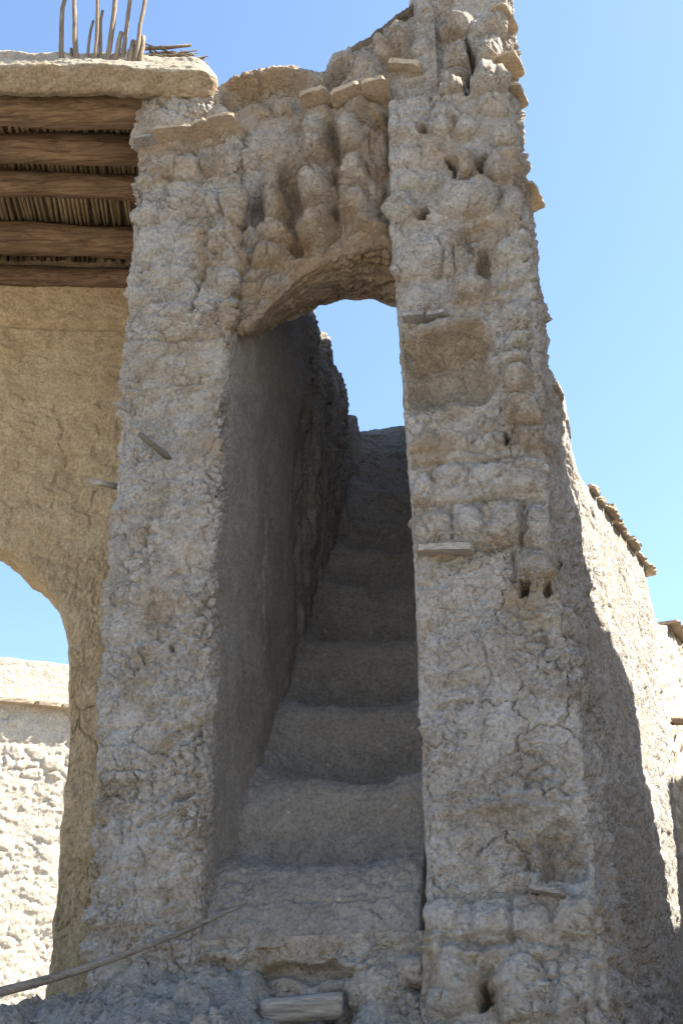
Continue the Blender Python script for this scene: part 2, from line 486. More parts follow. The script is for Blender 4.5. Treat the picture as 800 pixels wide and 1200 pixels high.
# ================================================================== STRUCTURE
# facade ground line: z of the rubble where it meets the tower front
_gl = [(-400, 1215), (0, 1168), (95, 1150), (160, 1135), (235, 1114), (300, 1130), (345, 1185), (400, 1195), (430, 1150), (500, 1165), (620, 1200), (720, 1190)]
_glu = np.array([FP(x, y, -0.03) for x, y in _gl])
def ground_z(x, y):
    d = np.stack([x, y], -1) - Q0[:2]
    u = d @ EU[:2]; w = d @ EW[:2]
    zf = np.interp(u, _glu[:, 0], _glu[:, 1])
    zf = np.where(u > 0.9, 1.62, zf)
    prof = np.interp(w, [-2.6, -1.7, -0.8, -0.35, 0.0, 0.25, 30], [-9, -1.15, -0.42, -0.15, 0.0, -0.03, -0.1])
    z = zf + prof
    z = np.where(w < -1.7, zf - 1.15 + (w + 1.7) * 0.9, z)
    far = np.clip((np.hypot(x, y - 4) - 6) / 10, 0, 1)
    z = z * (1 - far) + far * np.where(w > 0, 1.55, 0)
    z = np.maximum(z, 0.0)
    near = np.exp(-(np.maximum(np.abs(w + 0.4) - 1.2, 0) / 0.8)**2)
    F1, F2, i1 = worley(x / 0.13 + 3, y / 0.13, 4)
    F3, F4, i2 = worley(x / 0.05 + 3, y / 0.05, 8)
    F5, F6, i3 = worley(x / 0.022 + 3, y / 0.022, 9)
    h = 0.035 * fbm(x * 5, y * 5, o=3) + 0.8 * crumb(x, y, 2.2) + 0.05 * (i1**2) * dome(F1, F2, 0.6) + 0.034 * i2 * dome(F3, F4, 0.6) + 0.010 * i3 * dome(F5, F6, 0.7) - 0.06
    return z + near * h + 0.05 * fbm(x * 1.3, y * 1.3, o=3) * (0.3 + 0.7 * near)
def axis(lo, hi, d, far):
    a = [lo]; s = d
    while a[-1] > -far: s *= 1.16; a.append(a[-1] - s)
    b = [hi]; s = d
    while b[-1] < far: s *= 1.16; b.append(b[-1] + s)
    return np.concatenate([np.array(a[1:])[::-1], np.arange(lo, hi, d), np.array(b)])
gx = axis(-1.9, 1.3, 0.009, 400); gy = axis(3.0, 4.6, 0.009, 400)
GX, GY = np.meshgrid(gx, gy)
GP = np.stack([GX, GY, ground_z(GX, GY)], -1)
tag(link_grid('ground', GP, M_GROUND), kind='structure')

# ------------------------------------------------------------------ the tower
tower = empty('stair_tower', tuple(W3(0, 0.4, 1.6)), 'ruined grey mud brick tower with tall arched doorway and worn stairs climbing inside', 'tower')

class Loft:
    """a wall strip: control columns whose plan position depends on height"""
    def __init__(s, ctrl, ncols, z0, ztop, nr, smooth=4, lap=0):
        # ctrl: list of (ufun, wfun); ncols: columns per segment
        tt = []
        for k, n in enumerate(ncols):
            tt += list(k + np.arange(n) / n)
        tt.append(len(ncols))
        s.t = np.array(tt)
        nc = len(s.t)
        k = np.minimum(s.t.astype(int), len(ncols) - 1); f = s.t - k
        zt = ztop(s.t) if callable(ztop) else np.full(nc, ztop)
        v = np.linspace(0, 1, nr)[:, None]
        Z = z0 + v * (zt[None, :] - z0)
        Ut = np.stack([c[0](Z) for c in ctrl]); Wt = np.stack([c[1](Z) for c in ctrl])
        ii = np.arange(nc)
        Uc = Ut[k, :, ii].T * (1 - f) + Ut[k + 1, :, ii].T * f
        Wc = Wt[k, :, ii].T * (1 - f) + Wt[k + 1, :, ii].T * f
        P = np.stack([Uc, Wc, Z], -1)
        P = smooth_cols(smooth_cols(P, smooth), smooth)
        P[..., 2] = Z
        s.P = P; s.Z = Z
        mid = P[nr // 3]
        s.s = np.concatenate([[0], np.cumsum(np.linalg.norm(np.diff(mid[:, :2], axis=0), axis=1))])
        s.S = np.broadcast_to(s.s, Z.shape)
        s.U = P[..., 0]; s.Wd = P[..., 1]; s.T = np.broadcast_to(s.t, Z.shape)
    def world(s): return W3(s.P[..., 0], s.P[..., 1], s.P[..., 2])
    def displaced(s, h, cap=0.25, ncap=8):
        X = s.world()
        n = grid_normals(X)
        hn = n.copy(); hn[..., 2] *= 0.3
        X = X + n * h[..., None]
        if cap:
            top = X[-1]; nn = hn[-1] * np.array([1, 1, 0]); nn /= np.maximum(np.linalg.norm(nn, axis=1, keepdims=True), 1e-6)
            nn = smooth_cols(nn[None], 6)[0]
            rows = []
            for j in range(1, ncap + 1):
                q = j / ncap
                r = top - nn * cap * q
                r[:, 2] += 0.03 * math.sin(q * 1.5) + 0.012 * perlin(r[:, 0] * 25, r[:, 1] * 25)
                rows.append(r)
            X = np.concatenate([X, np.stack(rows)], 0)
        return X
cst = lambda v: (lambda z: np.full(np.shape(z), float(v)))
def edge(pxs, w=0.0):
    t = [FP(x, y, w) for x, y in pxs]
    return lerp_z([(z, u) for u, z in t])

E_LL = edge([(94, 1165), (104, 1000), (113, 800), (127, 600), (138, 440), (147, 330), (153, 230), (162, 165), (158, 150), (160, 125), (185, 104)])
E_LR = edge([(232, 1120), (238, 1010), (246, 850), (252, 700), (259, 560), (264, 440), (272, 370), (282, 250), (283, 160), (262, 120), (255, 100)])
E_RL = edge([(500, 1200), (501, 1100), (497, 1000), (489, 800), (479, 600), (470, 450), (461, 350), (456, 260), (453, 115), (456, 85)])
E_RR = edge([(716, 1200), (712, 1150), (706, 1100), (695, 1000), (684, 900), (672, 800), (650, 660), (638, 540), (625, 395), (612, 300), (604, 235), (598, 160), (592, 100), (590, 40)])
Z_SET = FP(530, 112)[1]             # the set-back near the tower top

# --- left pillar + the stairwell's left wall: one continuous strip, split at the corner
def left_top(t):
    z = np.full(t.shape, 5.52)
    z = np.where((t > 1) & (t < 2), 5.50 + 0.10 * np.sin((t - 1) * math.pi)**0.6, z)
    wp = (t - 2) * 3.2
    zt = np.interp(wp, [0, 0.3, 1.3, 1.62, 1.75, 2.0, 2.25, 2.42, 2.46, 2.6, 2.9], [5.5, 5.6, 5.62, 5.62, 5.45, 5.40, 5.34, 5.30, 5.25, 5.30, 5.30])
    return np.where(t >= 2, zt, z)
LL = Loft([(E_LL, cst(1.0)), (E_LL, cst(0)), (E_LR, cst(0)), (lambda z: np.full(np.shape(z), -0.375), cst(3.2))], [45, 118, 330], 1.45, left_top, 900, smooth=5)
Sg, Zg, Tg = LL.S, LL.Z, LL.T
front = sstep(0.85, 1.0, Tg) * (1 - sstep(1.97, 2.04, Tg))
inner = sstep(1.99, 2.05, Tg)
wi = np.clip(Tg - 2, 0, 1) * 3.2
erod = sstep(1.05, 1.35, wi + 0.12 * fbm(wi * 3, Zg * 3, o=2)) * inner    # the far part has lost its plaster
zU = sstep(3.6, 4.6, Zg)
h_r = adobe_h(Sg, Zg, 2, lump=0.010, cell=(0.13, 0.10), mid=0.009, fine=0.006, und=0.022, crack=0.010, cr=1.15)
h_u = adobe_h(Sg, Zg, 5, lump=0.034, cell=(0.135, 0.105), mid=0.012, fine=0.005, und=0.03, cr=1.2)
h_s = 0.018 * fbm(wi * 1.6, Zg * 1.6 + 8, o=3) + 0.004 * fbm(wi * 14, Zg * 14, o=3) + 0.0016 * fbm(wi * 60, Zg * 60, o=2)
h_e = adobe_h(Sg * 1.6, Zg * 0.4, 7, lump=0.022, cell=(0.2, 0.13), mid=0.010, fine=0.005, und=0.06)
lum_L = lump_list([(206, 131, 44, 34, 0.06, 3.2), (226, 198, 22, 13, 0.04), (176, 208, 17, 11, 0.03), (220, 229, 25, 14, 0.035), (251, 238, 10, 17, 0.04),
                   (277, 240, 17, 23, 0.06), (172, 250, 19, 16, 0.03), (262, 282, 18, 13, 0.045), (228, 270, 20, 12, 0.03), (180, 285, 22, 14, 0.025), (196, 322, 26, 16, 0.03),
                   (268, 330, 16, 15, 0.05), (272, 365, 14, 14, 0.05), (240, 300, 12, 10, 0.03), (170, 345, 24, 14, 0.03), (240, 365, 15, 13, 0.02), (195, 370, 26, 15, 0.03),
                   (200, 750, 40, 20, 0.012), (175, 800, 35, 24, 0.014), (225, 830, 22, 18, 0.012), (150, 900, 30, 25, 0.012), (205, 690, 16, 14, 0.022), (188, 720, 14, 16, -0.02), (222, 650, 24, 20, 0.014),
                   (298, 232, 7, 26, -0.06), (232, 325, 5, 10, -0.03), (156, 482, 3, 4, -0.02), (206, 760, 4, 5, -0.025), (215, 930, 6, 6, -0.02)])
h = front * (h_r * (1 - 0.85 * zU) + h_u * zU * 0.9 + 1.3 * relief(LL.U, Zg, lum_L, 3)) + (1 - front) * (1 - inner) * h_r
for pts, wd, dp in [([(125, 395), (200, 398), (262, 392)], 0.009, 0.024), ([(118, 755), (190, 752), (250, 750)], 0.012, 0.012), ([(112, 855), (180, 850), (245, 860)], 0.009, 0.010),
                    ([(148, 318), (200, 310), (240, 312)], 0.012, 0.016), ([(160, 210), (215, 208), (270, 212)], 0.014, 0.02), ([(245, 300), (230, 340), (225, 365)], 0.010, 0.03),
                    ([(205, 935), (180, 950), (150, 975)], 0.006, 0.014), ([(140, 950), (142, 985)], 0.005, 0.014), ([(230, 925), (205, 935), (195, 965)], 0.006, 0.014), ([(165, 990), (168, 1015)], 0.005, 0.012),
                    ([(180, 690), (172, 740), (190, 752)], 0.008, 0.018), ([(175, 670), (170, 640), (176, 610)], 0.006, 0.012)]:
    h = h + front * groove(LL.U, Zg, pts, wd, dp, 0, dp * 900)
h = h + inner * ((1 - erod) * h_s + erod * (h_e - 0.03))
# a running crack low on the plaster
cx_ = 0.60 + 0.05 * fbm(Zg * 4, Zg * 0 + 6.1, o=4)
h = h - inner * 0.028 * np.exp(-((wi - cx_) / 0.007)**2) * sstep(3.0, 3.2, Zg) * sstep(3.85, 3.6, Zg)
# broken vertical gaps high on the stairwell wall
wob = 0.03 * fbm(Zg * 3, Zg * 0 + 2.2, o=3)
for wc, za, wd_, dp in [(2.43, 4.55, 0.022, 0.16), (2.62, 5.05, 0.03, 0.14), (1.55, 4.2, 0.02, 0.06), (1.35, 4.0, 0.016, 0.04)]:
    h = h - inner * dp * np.exp(-((wi - wc + wob) / wd_)**2) * sstep(za - 0.15, za + 0.15, Zg)
X = LL.displaced(h, cap=0.3)
jc = 45 + 118 + 5
fr_L = patches(LL.U, Zg, [(290, 240, 22, 60, 0.8), (240, 290, 8, 40, 0.7), (225, 200, 60, 8, 0.6), (265, 380, 30, 25, 0.7), (200, 178, 60, 8, 0.9), (190, 700, 28, 50, 0.6), (120, 950, 10, 120, 0.5), (225, 1060, 30, 40, 0.6), (235, 950, 10, 60, 0.6)], 0, 3.3)
link_grid('pillar', X[:, :jc + 1], M_FRONT, tower, fresh_and_shade=fr_L[:, :jc + 1])
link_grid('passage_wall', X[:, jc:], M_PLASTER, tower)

# --- right pillar
def rl_u(z): return E_RL(z) + 0.115 * sstep(5.38, 5.44, z)
def fr_w(z): return 0.13 * sstep(Z_SET + 0.02, Z_SET + 0.06, z) - 0.10 * sstep(2.13, 1.95, z) - 0.03 * sstep(1.9, 1.7, z)
PSI_R = math.radians(25.2 - 0.0) - YAW * 0 - math.radians(0)
_dw = np.array([math.sin(math.radians(25.2)), math.cos(math.radians(25.2)), 0])
D_U, D_W = _dw @ EU, _dw @ EW
def side(d): return (lambda z: E_RR(z) + D_U * d), (lambda z: np.full(np.shape(z), D_W * d))
_s0 = side(0.22)
def back_d(z): return 0.22 + 0.04 * sstep(3.9, 3.2, z) + 0.03 * sstep(2.4, 1.8, z)
ctrlR = [(lambda z: E_RL(z) + 0.02, cst(0.5)), (lambda z: rl_u(z), fr_w), (E_RR, fr_w),
         (lambda z: E_RR(z) + D_U * back_d(z), lambda z: D_W * back_d(z)), (lambda z: E_RR(z) - 0.25, cst(0.34))]
LR = Loft(ctrlR, [45, 132, 52, 20], 1.40, 6.15, 1020, smooth=3)
Sg, Zg, Tg = LR.S, LR.Z, LR.T
front = sstep(0.96, 1.03, Tg) * (1 - sstep(1.97, 2.06, Tg))
sidem = sstep(1.95, 2.05, Tg)
inn = 1 - sstep(0.93, 1.0, Tg)
zU = sstep(3.0, 3.5, Zg); zB = sstep(2.15, 2.0, Zg)
h_r = adobe_h(Sg, Zg, 3, lump=0.009, cell=(0.12, 0.11), mid=0.011, fine=0.008, und=0.018, crack=0.011, cr=0.9)
h_u = adobe_h(Sg, Zg, 8, lump=0.03, cell=(0.13, 0.10), mid=0.016, fine=0.006, und=0.02, crack=0.012)
h_b = adobe_h(Sg, Zg, 9, lump=0.035, cell=(0.17, 0.15), mid=0.014, fine=0.005, und=0.03)
lum_R = lump_list([(531, 44, 16, 14, 0.09), (526, 72, 19, 12, 0.08), (525, 97, 21, 12, 0.08), (532, 8, 24, 13, 0.09), (572, 12, 26, 15, 0.10), (567, 42, 20, 17, 0.10), (571, 74, 20, 17, 0.10),
                   (573, 101, 22, 13, 0.09), (550, 26, 14, 9, 0.06), (490, 38, 16, 13, 0.07), (490, 58, 15, 12, 0.06), (477, 95, 14, 18, 0.05), (546, 60, 4, 40, -0.10), (546, 100, 5, 12, -0.12),
                   (578, 126, 19, 13, 0.06), (515, 150, 13, 10, 0.045), (482, 150, 20, 14, 0.03), (545, 152, 16, 11, 0.05), (590, 160, 18, 14, 0.06), (480, 185, 18, 12, 0.03), (508, 175, 14, 10, 0.03),
                   (544, 192, 17, 15, 0.075), (588, 194, 17, 18, 0.07), (550, 233, 38, 20, 0.075, 3.4), (473, 246, 16, 22, 0.055), (600, 240, 12, 18, 0.055), (480, 215, 18, 10, 0.04), (505, 212, 12, 10, 0.035),
                   (528, 195, 5, 13, -0.12), (564, 189, 4, 11, -0.12), (496, 250, 6, 11, -0.12), (496, 152, 5, 6, -0.08), (563, 268, 26, 9, -0.03),
                   (503, 300, 46, 28, 0.045, 3.2), (565, 309, 8, 24, -0.07), (594, 297, 18, 15, 0.05), (598, 328, 20, 9, 0.05), (548, 341, 26, 12, 0.07, 3), (604, 370, 20, 19, 0.05, 3.4),
                   (490, 350, 20, 14, 0.02), (522, 386, 50, 9, 0.06, 3), (524, 434, 54, 42, -0.13, 7), (607, 402, 18, 8, 0.05), (607, 420, 18, 9, 0.05), (605, 445, 19, 14, 0.075), (610, 480, 20, 18, 0.07, 3),
                   (593, 516, 4, 9, -0.10), (499, 521, 17, 14, 0.04), (574, 518, 17, 13, 0.04), (622, 512, 14, 14, 0.045), (540, 515, 14, 10, 0.015),
                   (495, 570, 14, 17, 0.035), (525, 558, 17, 16, 0.03), (594, 560, 46, 23, 0.045, 4), (505, 616, 24, 17, 0.035), (548, 612, 17, 18, 0.03), (591, 608, 23, 20, 0.04, 3.4), (630, 616, 15, 24, 0.045, 3.2),
                   (628, 662, 23, 18, 0.05, 3), (580, 640, 20, 5, -0.03), (610, 690, 8, 9, -0.16), (641, 690, 6, 10, -0.08), (527, 690, 40, 25, 0.012), (565, 760, 40, 30, 0.012), (625, 780, 30, 30, 0.012),
                   (520, 870, 18, 18, 0.014), (585, 940, 40, 10, 0.02, 3), (652, 985, 30, 26, -0.05), (660, 1016, 24, 22, -0.05), (628, 1015, 12, 28, 0.04), (606, 1032, 18, 10, 0.03),
                   (640, 935, 22, 16, 0.03), (530, 990, 24, 24, 0.012),
                   (522, 1075, 20, 20, 0.025), (587, 1085, 29, 20, 0.035, 3), (630, 1088, 20, 22, 0.03), (675, 1078, 24, 22, 0.03), (538, 1155, 32, 32, 0.06, 3), (613, 1165, 33, 38, 0.06, 3), (675, 1158, 34, 36, 0.06, 3),
                   (565, 1125, 44, 14, 0.055, 3), (577, 1172, 5, 18, -0.12), (640, 1120, 20, 12, 0.04), (515, 1115, 10, 20, 0.04)])
rel = relief(LR.U, Zg, lum_R, 7)
h = front * (h_r * (1 - zU) * (1 - zB) + h_u * zU * 0.55 + h_b * zB * 0.6 + rel)
for pts, wd, dp in [([(553, 300), (545, 275), (540, 265)], 0.008, 0.02), ([(535, 320), (530, 290)], 0.006, 0.02), ([(515, 325), (522, 295), (510, 280)], 0.006, 0.02),
                    ([(485, 545), (545, 540), (640, 538)], 0.010, 0.02), ([(485, 592), (560, 586), (638, 588)], 0.010, 0.022), ([(612, 590), (611, 635)], 0.008, 0.035), ([(527, 592), (530, 630)], 0.008, 0.025),
                    ([(600, 650), (604, 680)], 0.008, 0.03), ([(605, 635), (560, 640), (520, 655)], 0.010, 0.02), 
                    ([(502, 930), (560, 935), (650, 940)], 0.008, 0.012),
                    ([(500, 1052), (560, 1048), (640, 1040), (690, 1060)], 0.014, 0.035), ([(600, 1050), (605, 1110)], 0.008, 0.02), ([(505, 1110), (570, 1100), (640, 1105)], 0.010, 0.02),
                    ([(560, 740), (575, 790), (560, 830)], 0.005, 0.013)]:
    h = h + front * groove(LR.U, Zg, pts, wd, dp, 0, dp * 700)
h_side = adobe_h(Sg, Zg, 12, lump=0.035, cell=(0.10, 0.12), mid=0.014, fine=0.006, und=0.03)
h = h + sidem * h_side * 0.9 + inn * (0.014 * fbm(Sg * 3, Zg * 3, o=3) + 0.004 * fbm(Sg * 20, Zg * 20, o=2))
X = LR.displaced(h, cap=0.2)
fr_R = patches(LR.U, Zg, [(524, 434, 58, 50, 1.0, 5), (565, 272, 45, 14, 1.0), (545, 362, 60, 14, 0.8), (608, 490, 24, 26, 1.0), (615, 515, 30, 16, 1.0), (500, 540, 30, 10, 0.7), (560, 640, 70, 10, 0.8), (560, 655, 50, 12, 0.7), (620, 690, 40, 14, 0.7),
                          (530, 44, 12, 40, 0.6), (560, 95, 40, 10, 0.5), (650, 1000, 40, 36, 0.9), (500, 1130, 18, 70, 1.0), (560, 1050, 70, 10, 0.6), (577, 1165, 14, 30, 0.7), (570, 310, 16, 34, 0.7)], 0, 8.1)
link_grid('pillar', X, M_FRONT, tower, fresh_and_shade=fr_R)

# --- wall over the arch, with the soffit below and the broken top
fa = [(262, 392), (276, 394), (290, 393), (302, 383), (318, 364), (335, 341), (352, 322), (390, 304), (430, 298), (470, 296)]
ba = [(262, 462), (285, 416), (303, 394), (332, 374), (352, 366), (370, 358), (400, 348), (430, 349), (462, 358), (490, 372)]
W_F, W_B = 0.09, 0.37
zfa = lerp_z([FP(x, y, W_F) for x, y in fa]); zba = lerp_z([FP(x, y, W_B) for x, y in ba])
ta = [(250, 118), (268, 106), (300, 93), (330, 84), (350, 86), (382, 94), (400, 72), (418, 60), (450, 38), (482, 18), (500, 0)]
zta = lerp_z([FP(x, y, W_F) for x, y in ta])
ua = np.linspace(-0.44, 0.52, 235)
zf_, zb_, zt_ = zfa(ua) + 0.030 * fbm(ua * 6, ua * 0 + 1.7, o=3), zba(ua) + 0.010 * fbm(ua * 8, ua * 0 + 6.7, o=3), zta(ua)
zt_ = zt_ + 0.012 * fbm(ua * 9, ua * 0 + 3.3, o=3)
ns, nf, nt_ = 60, 270, 40
rows_w, rows_z = [], []
for k in range(ns):
    q = k / ns
    rows_w.append(np.full(ua.shape, W_B + (W_F - W_B) * q)); rows_z.append(zb_ + (zf_ - zb_) * q)
for k in range(nf):
    q = k / (nf - 1)
    rows_w.append(np.interp(ua, [-0.42, -0.34, -0.22, -0.1], [0.06, 0.045, 0.07, W_F])); rows_z.append(zf_ + (zt_ - zf_) * q)
for k in range(1, nt_):
    q = k / nt_
    rows_w.append(np.full(ua.shape, W_F + 0.30 * q)); rows_z.append(zt_ + 0.03 * math.sin(3 * q))
for k in range(60):
    q = k / 59
    rows_w.append(np.full(ua.shape, W_F + 0.30)); rows_z.append(zt_ + (zb_ - zt_) * q)
PW, PZ = np.array(rows_w), np.array(rows_z); PU = np.broadcast_to(ua, PW.shape)
P = np.stack([PU, PW, PZ], -1)
Pt = np.swapaxes(P, 0, 1)
Pt = smooth_cols(Pt, 4); P = np.swapaxes(Pt, 0, 1)
X = W3(P[..., 0], P[..., 1], P[..., 2])
n = grid_normals(X)
ri = np.arange(PW.shape[0])[:, None]
fm = sstep(ns - 4, ns + 14, ri) * (1 - sstep(ns + nf - 4, ns + nf + 6, ri)) * np.ones(PW.shape)
L_ = np.concatenate([[0], np.cumsum(np.hypot(np.diff(P[:, 100, 1]), np.diff(P[:, 100, 2])))])[:, None] * np.ones(PW.shape)
lum_A = lump_list([(321, 247, 12, 22, 0.09), (320, 215, 14, 12, 0.06), (325, 281, 23, 9, 0.06), (311, 307, 21, 13, 0.08), (303, 250, 8, 22, -0.06), (347, 292, 8, 14, -0.06), (344, 245, 9, 26, -0.05),
                   (374, 170, 16, 13, 0.115), (372, 190, 16, 14, 0.12), (375, 232, 19, 19, 0.13), (371, 275, 20, 15, 0.13), (414, 167, 17, 19, 0.12), (420, 217, 17, 20, 0.12), (417, 256, 20, 15, 0.125),
                   (438, 272, 20, 10, 0.09), (400, 235, 12, 14, 0.07), (394, 210, 9, 12, 0.05), (444, 180, 10, 30, 0.06), (440, 230, 10, 16, 0.05), (385, 150, 30, 12, 0.09, 4), (425, 140, 30, 12, 0.09, 4),
                   (427, 92, 26, 26, 0.10), (450, 60, 20, 15, 0.09), (410, 112, 18, 12, 0.08), (440, 108, 14, 14, 0.07), (468, 45, 16, 16, 0.10), (330, 132, 14, 9, 0.06), (365, 140, 16, 9, 0.05), (300, 135, 16, 12, 0.05), (290, 150, 18, 16, 0.05),
                   (340, 180, 22, 18, 0.03), (310, 175, 20, 18, 0.03), (295, 195, 14, 14, 0.04), (268, 330, 30, 30, 0.06), (300, 340, 24, 18, 0.05), (345, 310, 20, 8, 0.03)], W_F)
hA = adobe_h(PU + 3, L_, 14, lump=0.04, cell=(0.12, 0.10), mid=0.016, fine=0.007, und=0.025)
hs = 0.016 * fbm(PU * 4, L_ * 4 + 2, o=3) + 0.7 * crumb(PU, L_, 8.8) + 0.006 * fbm(PU * 22, L_ * 22, o=3)
col_A = lump_list([(374, 212, 21, 88, 0.055, 3), (419, 212, 24, 92, 0.055, 3), (322, 255, 15, 60, 0.04, 3)], W_F)
relA = np.maximum(relief(P[..., 0], P[..., 2], lum_A, 21), 0) * 0.85 + np.minimum(relief(P[..., 0], P[..., 2], lum_A, 21), 0) + relief(P[..., 0], P[..., 2], col_A, 22)
# a brown, undercut crust hangs along the broken top
dz_top = zt_[None, :] - P[..., 2]
crust = np.exp(-((dz_top - 0.035) / 0.035)**2) * 0.05 - 0.05 * np.exp(-((dz_top - 0.14) / 0.05)**2)
lip = 0.035 * sstep(-0.34, -0.2, P[..., 0]) * np.exp(-((P[..., 2] - zf_[None, :] - 0.03) / 0.05)**2)
h = fm * (0.6 * hA + relA + lip + crust * (PU < 0.16)) + (1 - fm) * hs
X = X + n * h[..., None]
kc = ns + 5
fr_A = np.maximum(patches(P[..., 0], P[..., 2], [(400, 290, 80, 26, 0.9), (310, 345, 40, 40, 0.8), (400, 145, 50, 14, 0.9), (340, 265, 14, 60, 0.9), (395, 220, 10, 70, 0.8), (445, 200, 14, 90, 0.9), (320, 100, 70, 10, 1.0)], W_F, 5.7), (ri < ns + 8) * np.ones(P.shape[:2]))  # soffit and lip rows get the full browner tone
link_grid('arch', X, M_ARCH, tower, fresh_and_shade=fr_A)

# the higher, browner crest that stands behind the broken face and sweeps up to the tall pier
tc = [(330, 88), (360, 90), (382, 92), (400, 70), (418, 54), (440, 40), (462, 24), (486, 8), (500, -8)]
W_C = 0.27
ztc_ = lerp_z([FP(x, y, W_C) for x, y in tc])
uc = np.linspace(FP(345, 88, W_C)[0], 0.60, 130)
zc0 = ztc_(uc) + 0.018 * fbm(uc * 11, uc * 0 + 5.5, o=4)
rw_, rz_ = [], []
for q in np.linspace(0, 1, 80): rw_.append(np.full(uc.shape, W_C)); rz_.append(zc0 - 0.55 * (1 - q))
for q in np.linspace(0.06, 1, 16): rw_.append(np.full(uc.shape, W_C + 0.16 * q)); rz_.append(zc0 + 0.012 * np.sin(3 * q))
for q in np.linspace(0.05, 1, 20): rw_.append(np.full(uc.shape, W_C + 0.16)); rz_.append(zc0 - 0.55 * q)
P = np.stack([np.broadcast_to(uc, (len(rw_), len(uc))), np.array(rw_), np.array(rz_)], -1)
X = W3(P[..., 0], P[..., 1], P[..., 2]); n = grid_normals(X)
dt = zc0[None] - P[..., 2]
h = 0.5 * adobe_h(P[..., 0] + 9, P[..., 2] + P[..., 1], 33, lump=0.02, und=0.02) + 0.03 * np.exp(-((dt - 0.03) / 0.035)**2) - 0.02 * np.exp(-((dt - 0.10) / 0.03)**2)
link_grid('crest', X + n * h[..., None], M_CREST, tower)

# --- stairs (each step: riser + tread)
u0, u1 = -0.43, 0.40
steps = [(0.03, 2.235), (0.45, 2.595), (0.86, 3.00), (1.25, 3.40), (1.63, 3.82), (1.93, 4.12), (2.24, 4.41), (2.47, 4.72), (2.69, 5.10), (2.88, 5.36)]
uu = np.linspace(u0, u1, 140)
stair = None
prev = (0.02, 1.93)
allrows = []; step_rows = []
for (w_, z_) in steps:
    nxt = steps[min(len(steps) - 1, steps.index((w_, z_)) + 1)][0] if (w_, z_) != steps[-1] else w_ + 0.5
    start = len(allrows)
    nv = 46; nh = 26; w0_ = (0.19 if w_ < 0.05 else 0.05) - 0.02
    for k in range(nv): allrows.append((w_ + (0.19 if w_ < 0.05 else 0.05) * (k / nv)**(1.8 if w_ < 0.05 else 1) - 0.02, prev[1] + (z_ - prev[1]) * k / nv))
    for k in range(nh): allrows.append((w_ + w0_ + (nxt - 0.02 - w_ - w0_) * k / nh, z_))
    step_rows.append((start, len(allrows))); prev = (w_, z_)
allrows.append((allrows[-1][0] + 0.02, allrows[-1][1]))
AR = np.array(allrows)
P = np.zeros((len(AR), len(uu), 3)); P[..., 0] = uu; P[..., 1] = AR[:, :1]; P[..., 2] = AR[:, 1:]
rowk = np.arange(len(AR))
# worn edges: dip in the middle, melt into the plaster of the left wall
dwl = np.clip((uu + 0.372) / 0.17, 0, 1)
lw = ((1 - dwl)**2)[None, :]
late = sstep(2.1, 2.45, P[..., 2])
ARs = smooth_cols(smooth_cols(np.concatenate([AR, np.zeros((len(AR), 1))], 1)[None], 40), 40)[0][:, :2]
ARs[:60] = AR[:60] + (ARs[:60] - AR[:60]) * np.linspace(0, 1, 60)[:, None]
bl = 0.8 * lw * late
P[..., 1] = P[..., 1] * (1 - bl) + ARs[:, :1] * bl - 0.055 * lw * late + 0.02 * fbm(uu * 2.2, AR[:, 1:] * 1.1, o=2)
P[..., 2] = P[..., 2] * (1 - bl) + ARs[:, 1:2] * bl + (0.055 * lw + 0.03 * np.exp(-((uu - 0.36) / 0.12)**2)[None, :] - 0.034 * np.exp(-((uu - 0.03) / 0.24)**2)[None, :]) * late + 0.010 * fbm(uu * 3.5 + 2, AR[:, :1] * 2.6, o=2) * late
Pt = np.swapaxes(P, 0, 1); Pt = smooth_cols(smooth_cols(Pt, 8), 7); P = np.swapaxes(Pt, 0, 1)
X = W3(P[..., 0], P[..., 1], P[..., 2]); n = grid_normals(X)
sl = np.concatenate([[0], np.cumsum(np.hypot(np.diff(AR[:, 0]), np.diff(AR[:, 1])))])[:, None] * np.ones(P.shape[:2])
PUu = np.broadcast_to(uu, sl.shape)
h = 0.014 * fbm(PUu * 4, sl * 4, o=3) + 0.5 * crumb(PUu, sl, 3.1) + 0.004 * fbm(PUu * 26, sl * 26, o=3) + 0.0025 * fbm(PUu * 80, sl * 80, o=2)
F1, F2, i1 = worley(PUu / 0.03, sl / 0.03, 31); h += 0.004 * (i1 > 0.8) * dome(F1, F2, 0.8)
h += groove(P[..., 0], P[..., 2], [(240, 1062), (330, 1050), (380, 1052), (455, 1042)], 0.004, 0.02) * (P[..., 1] < 0.2)
h -= 0.07 * np.exp(-((P[..., 0] - 0.318 - 0.006 * fbm(sl * 4, sl * 0 + 3.1, o=2)) / 0.008)**2) * (P[..., 2] < 2.62)
h += groove(P[..., 0], P[..., 2], [(430, 1060), (455, 1085)], 0.003, 0.010) * (P[..., 1] < 0.2)
X = X + n * h[..., None]
st = bpy.data.objects.new('staircase', None); st.location = (0, 0, 0); st.parent = tower; COL.objects.link(st)
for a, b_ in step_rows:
    link_grid('step', X[a:b_ + 1], M_PLASTER, st)

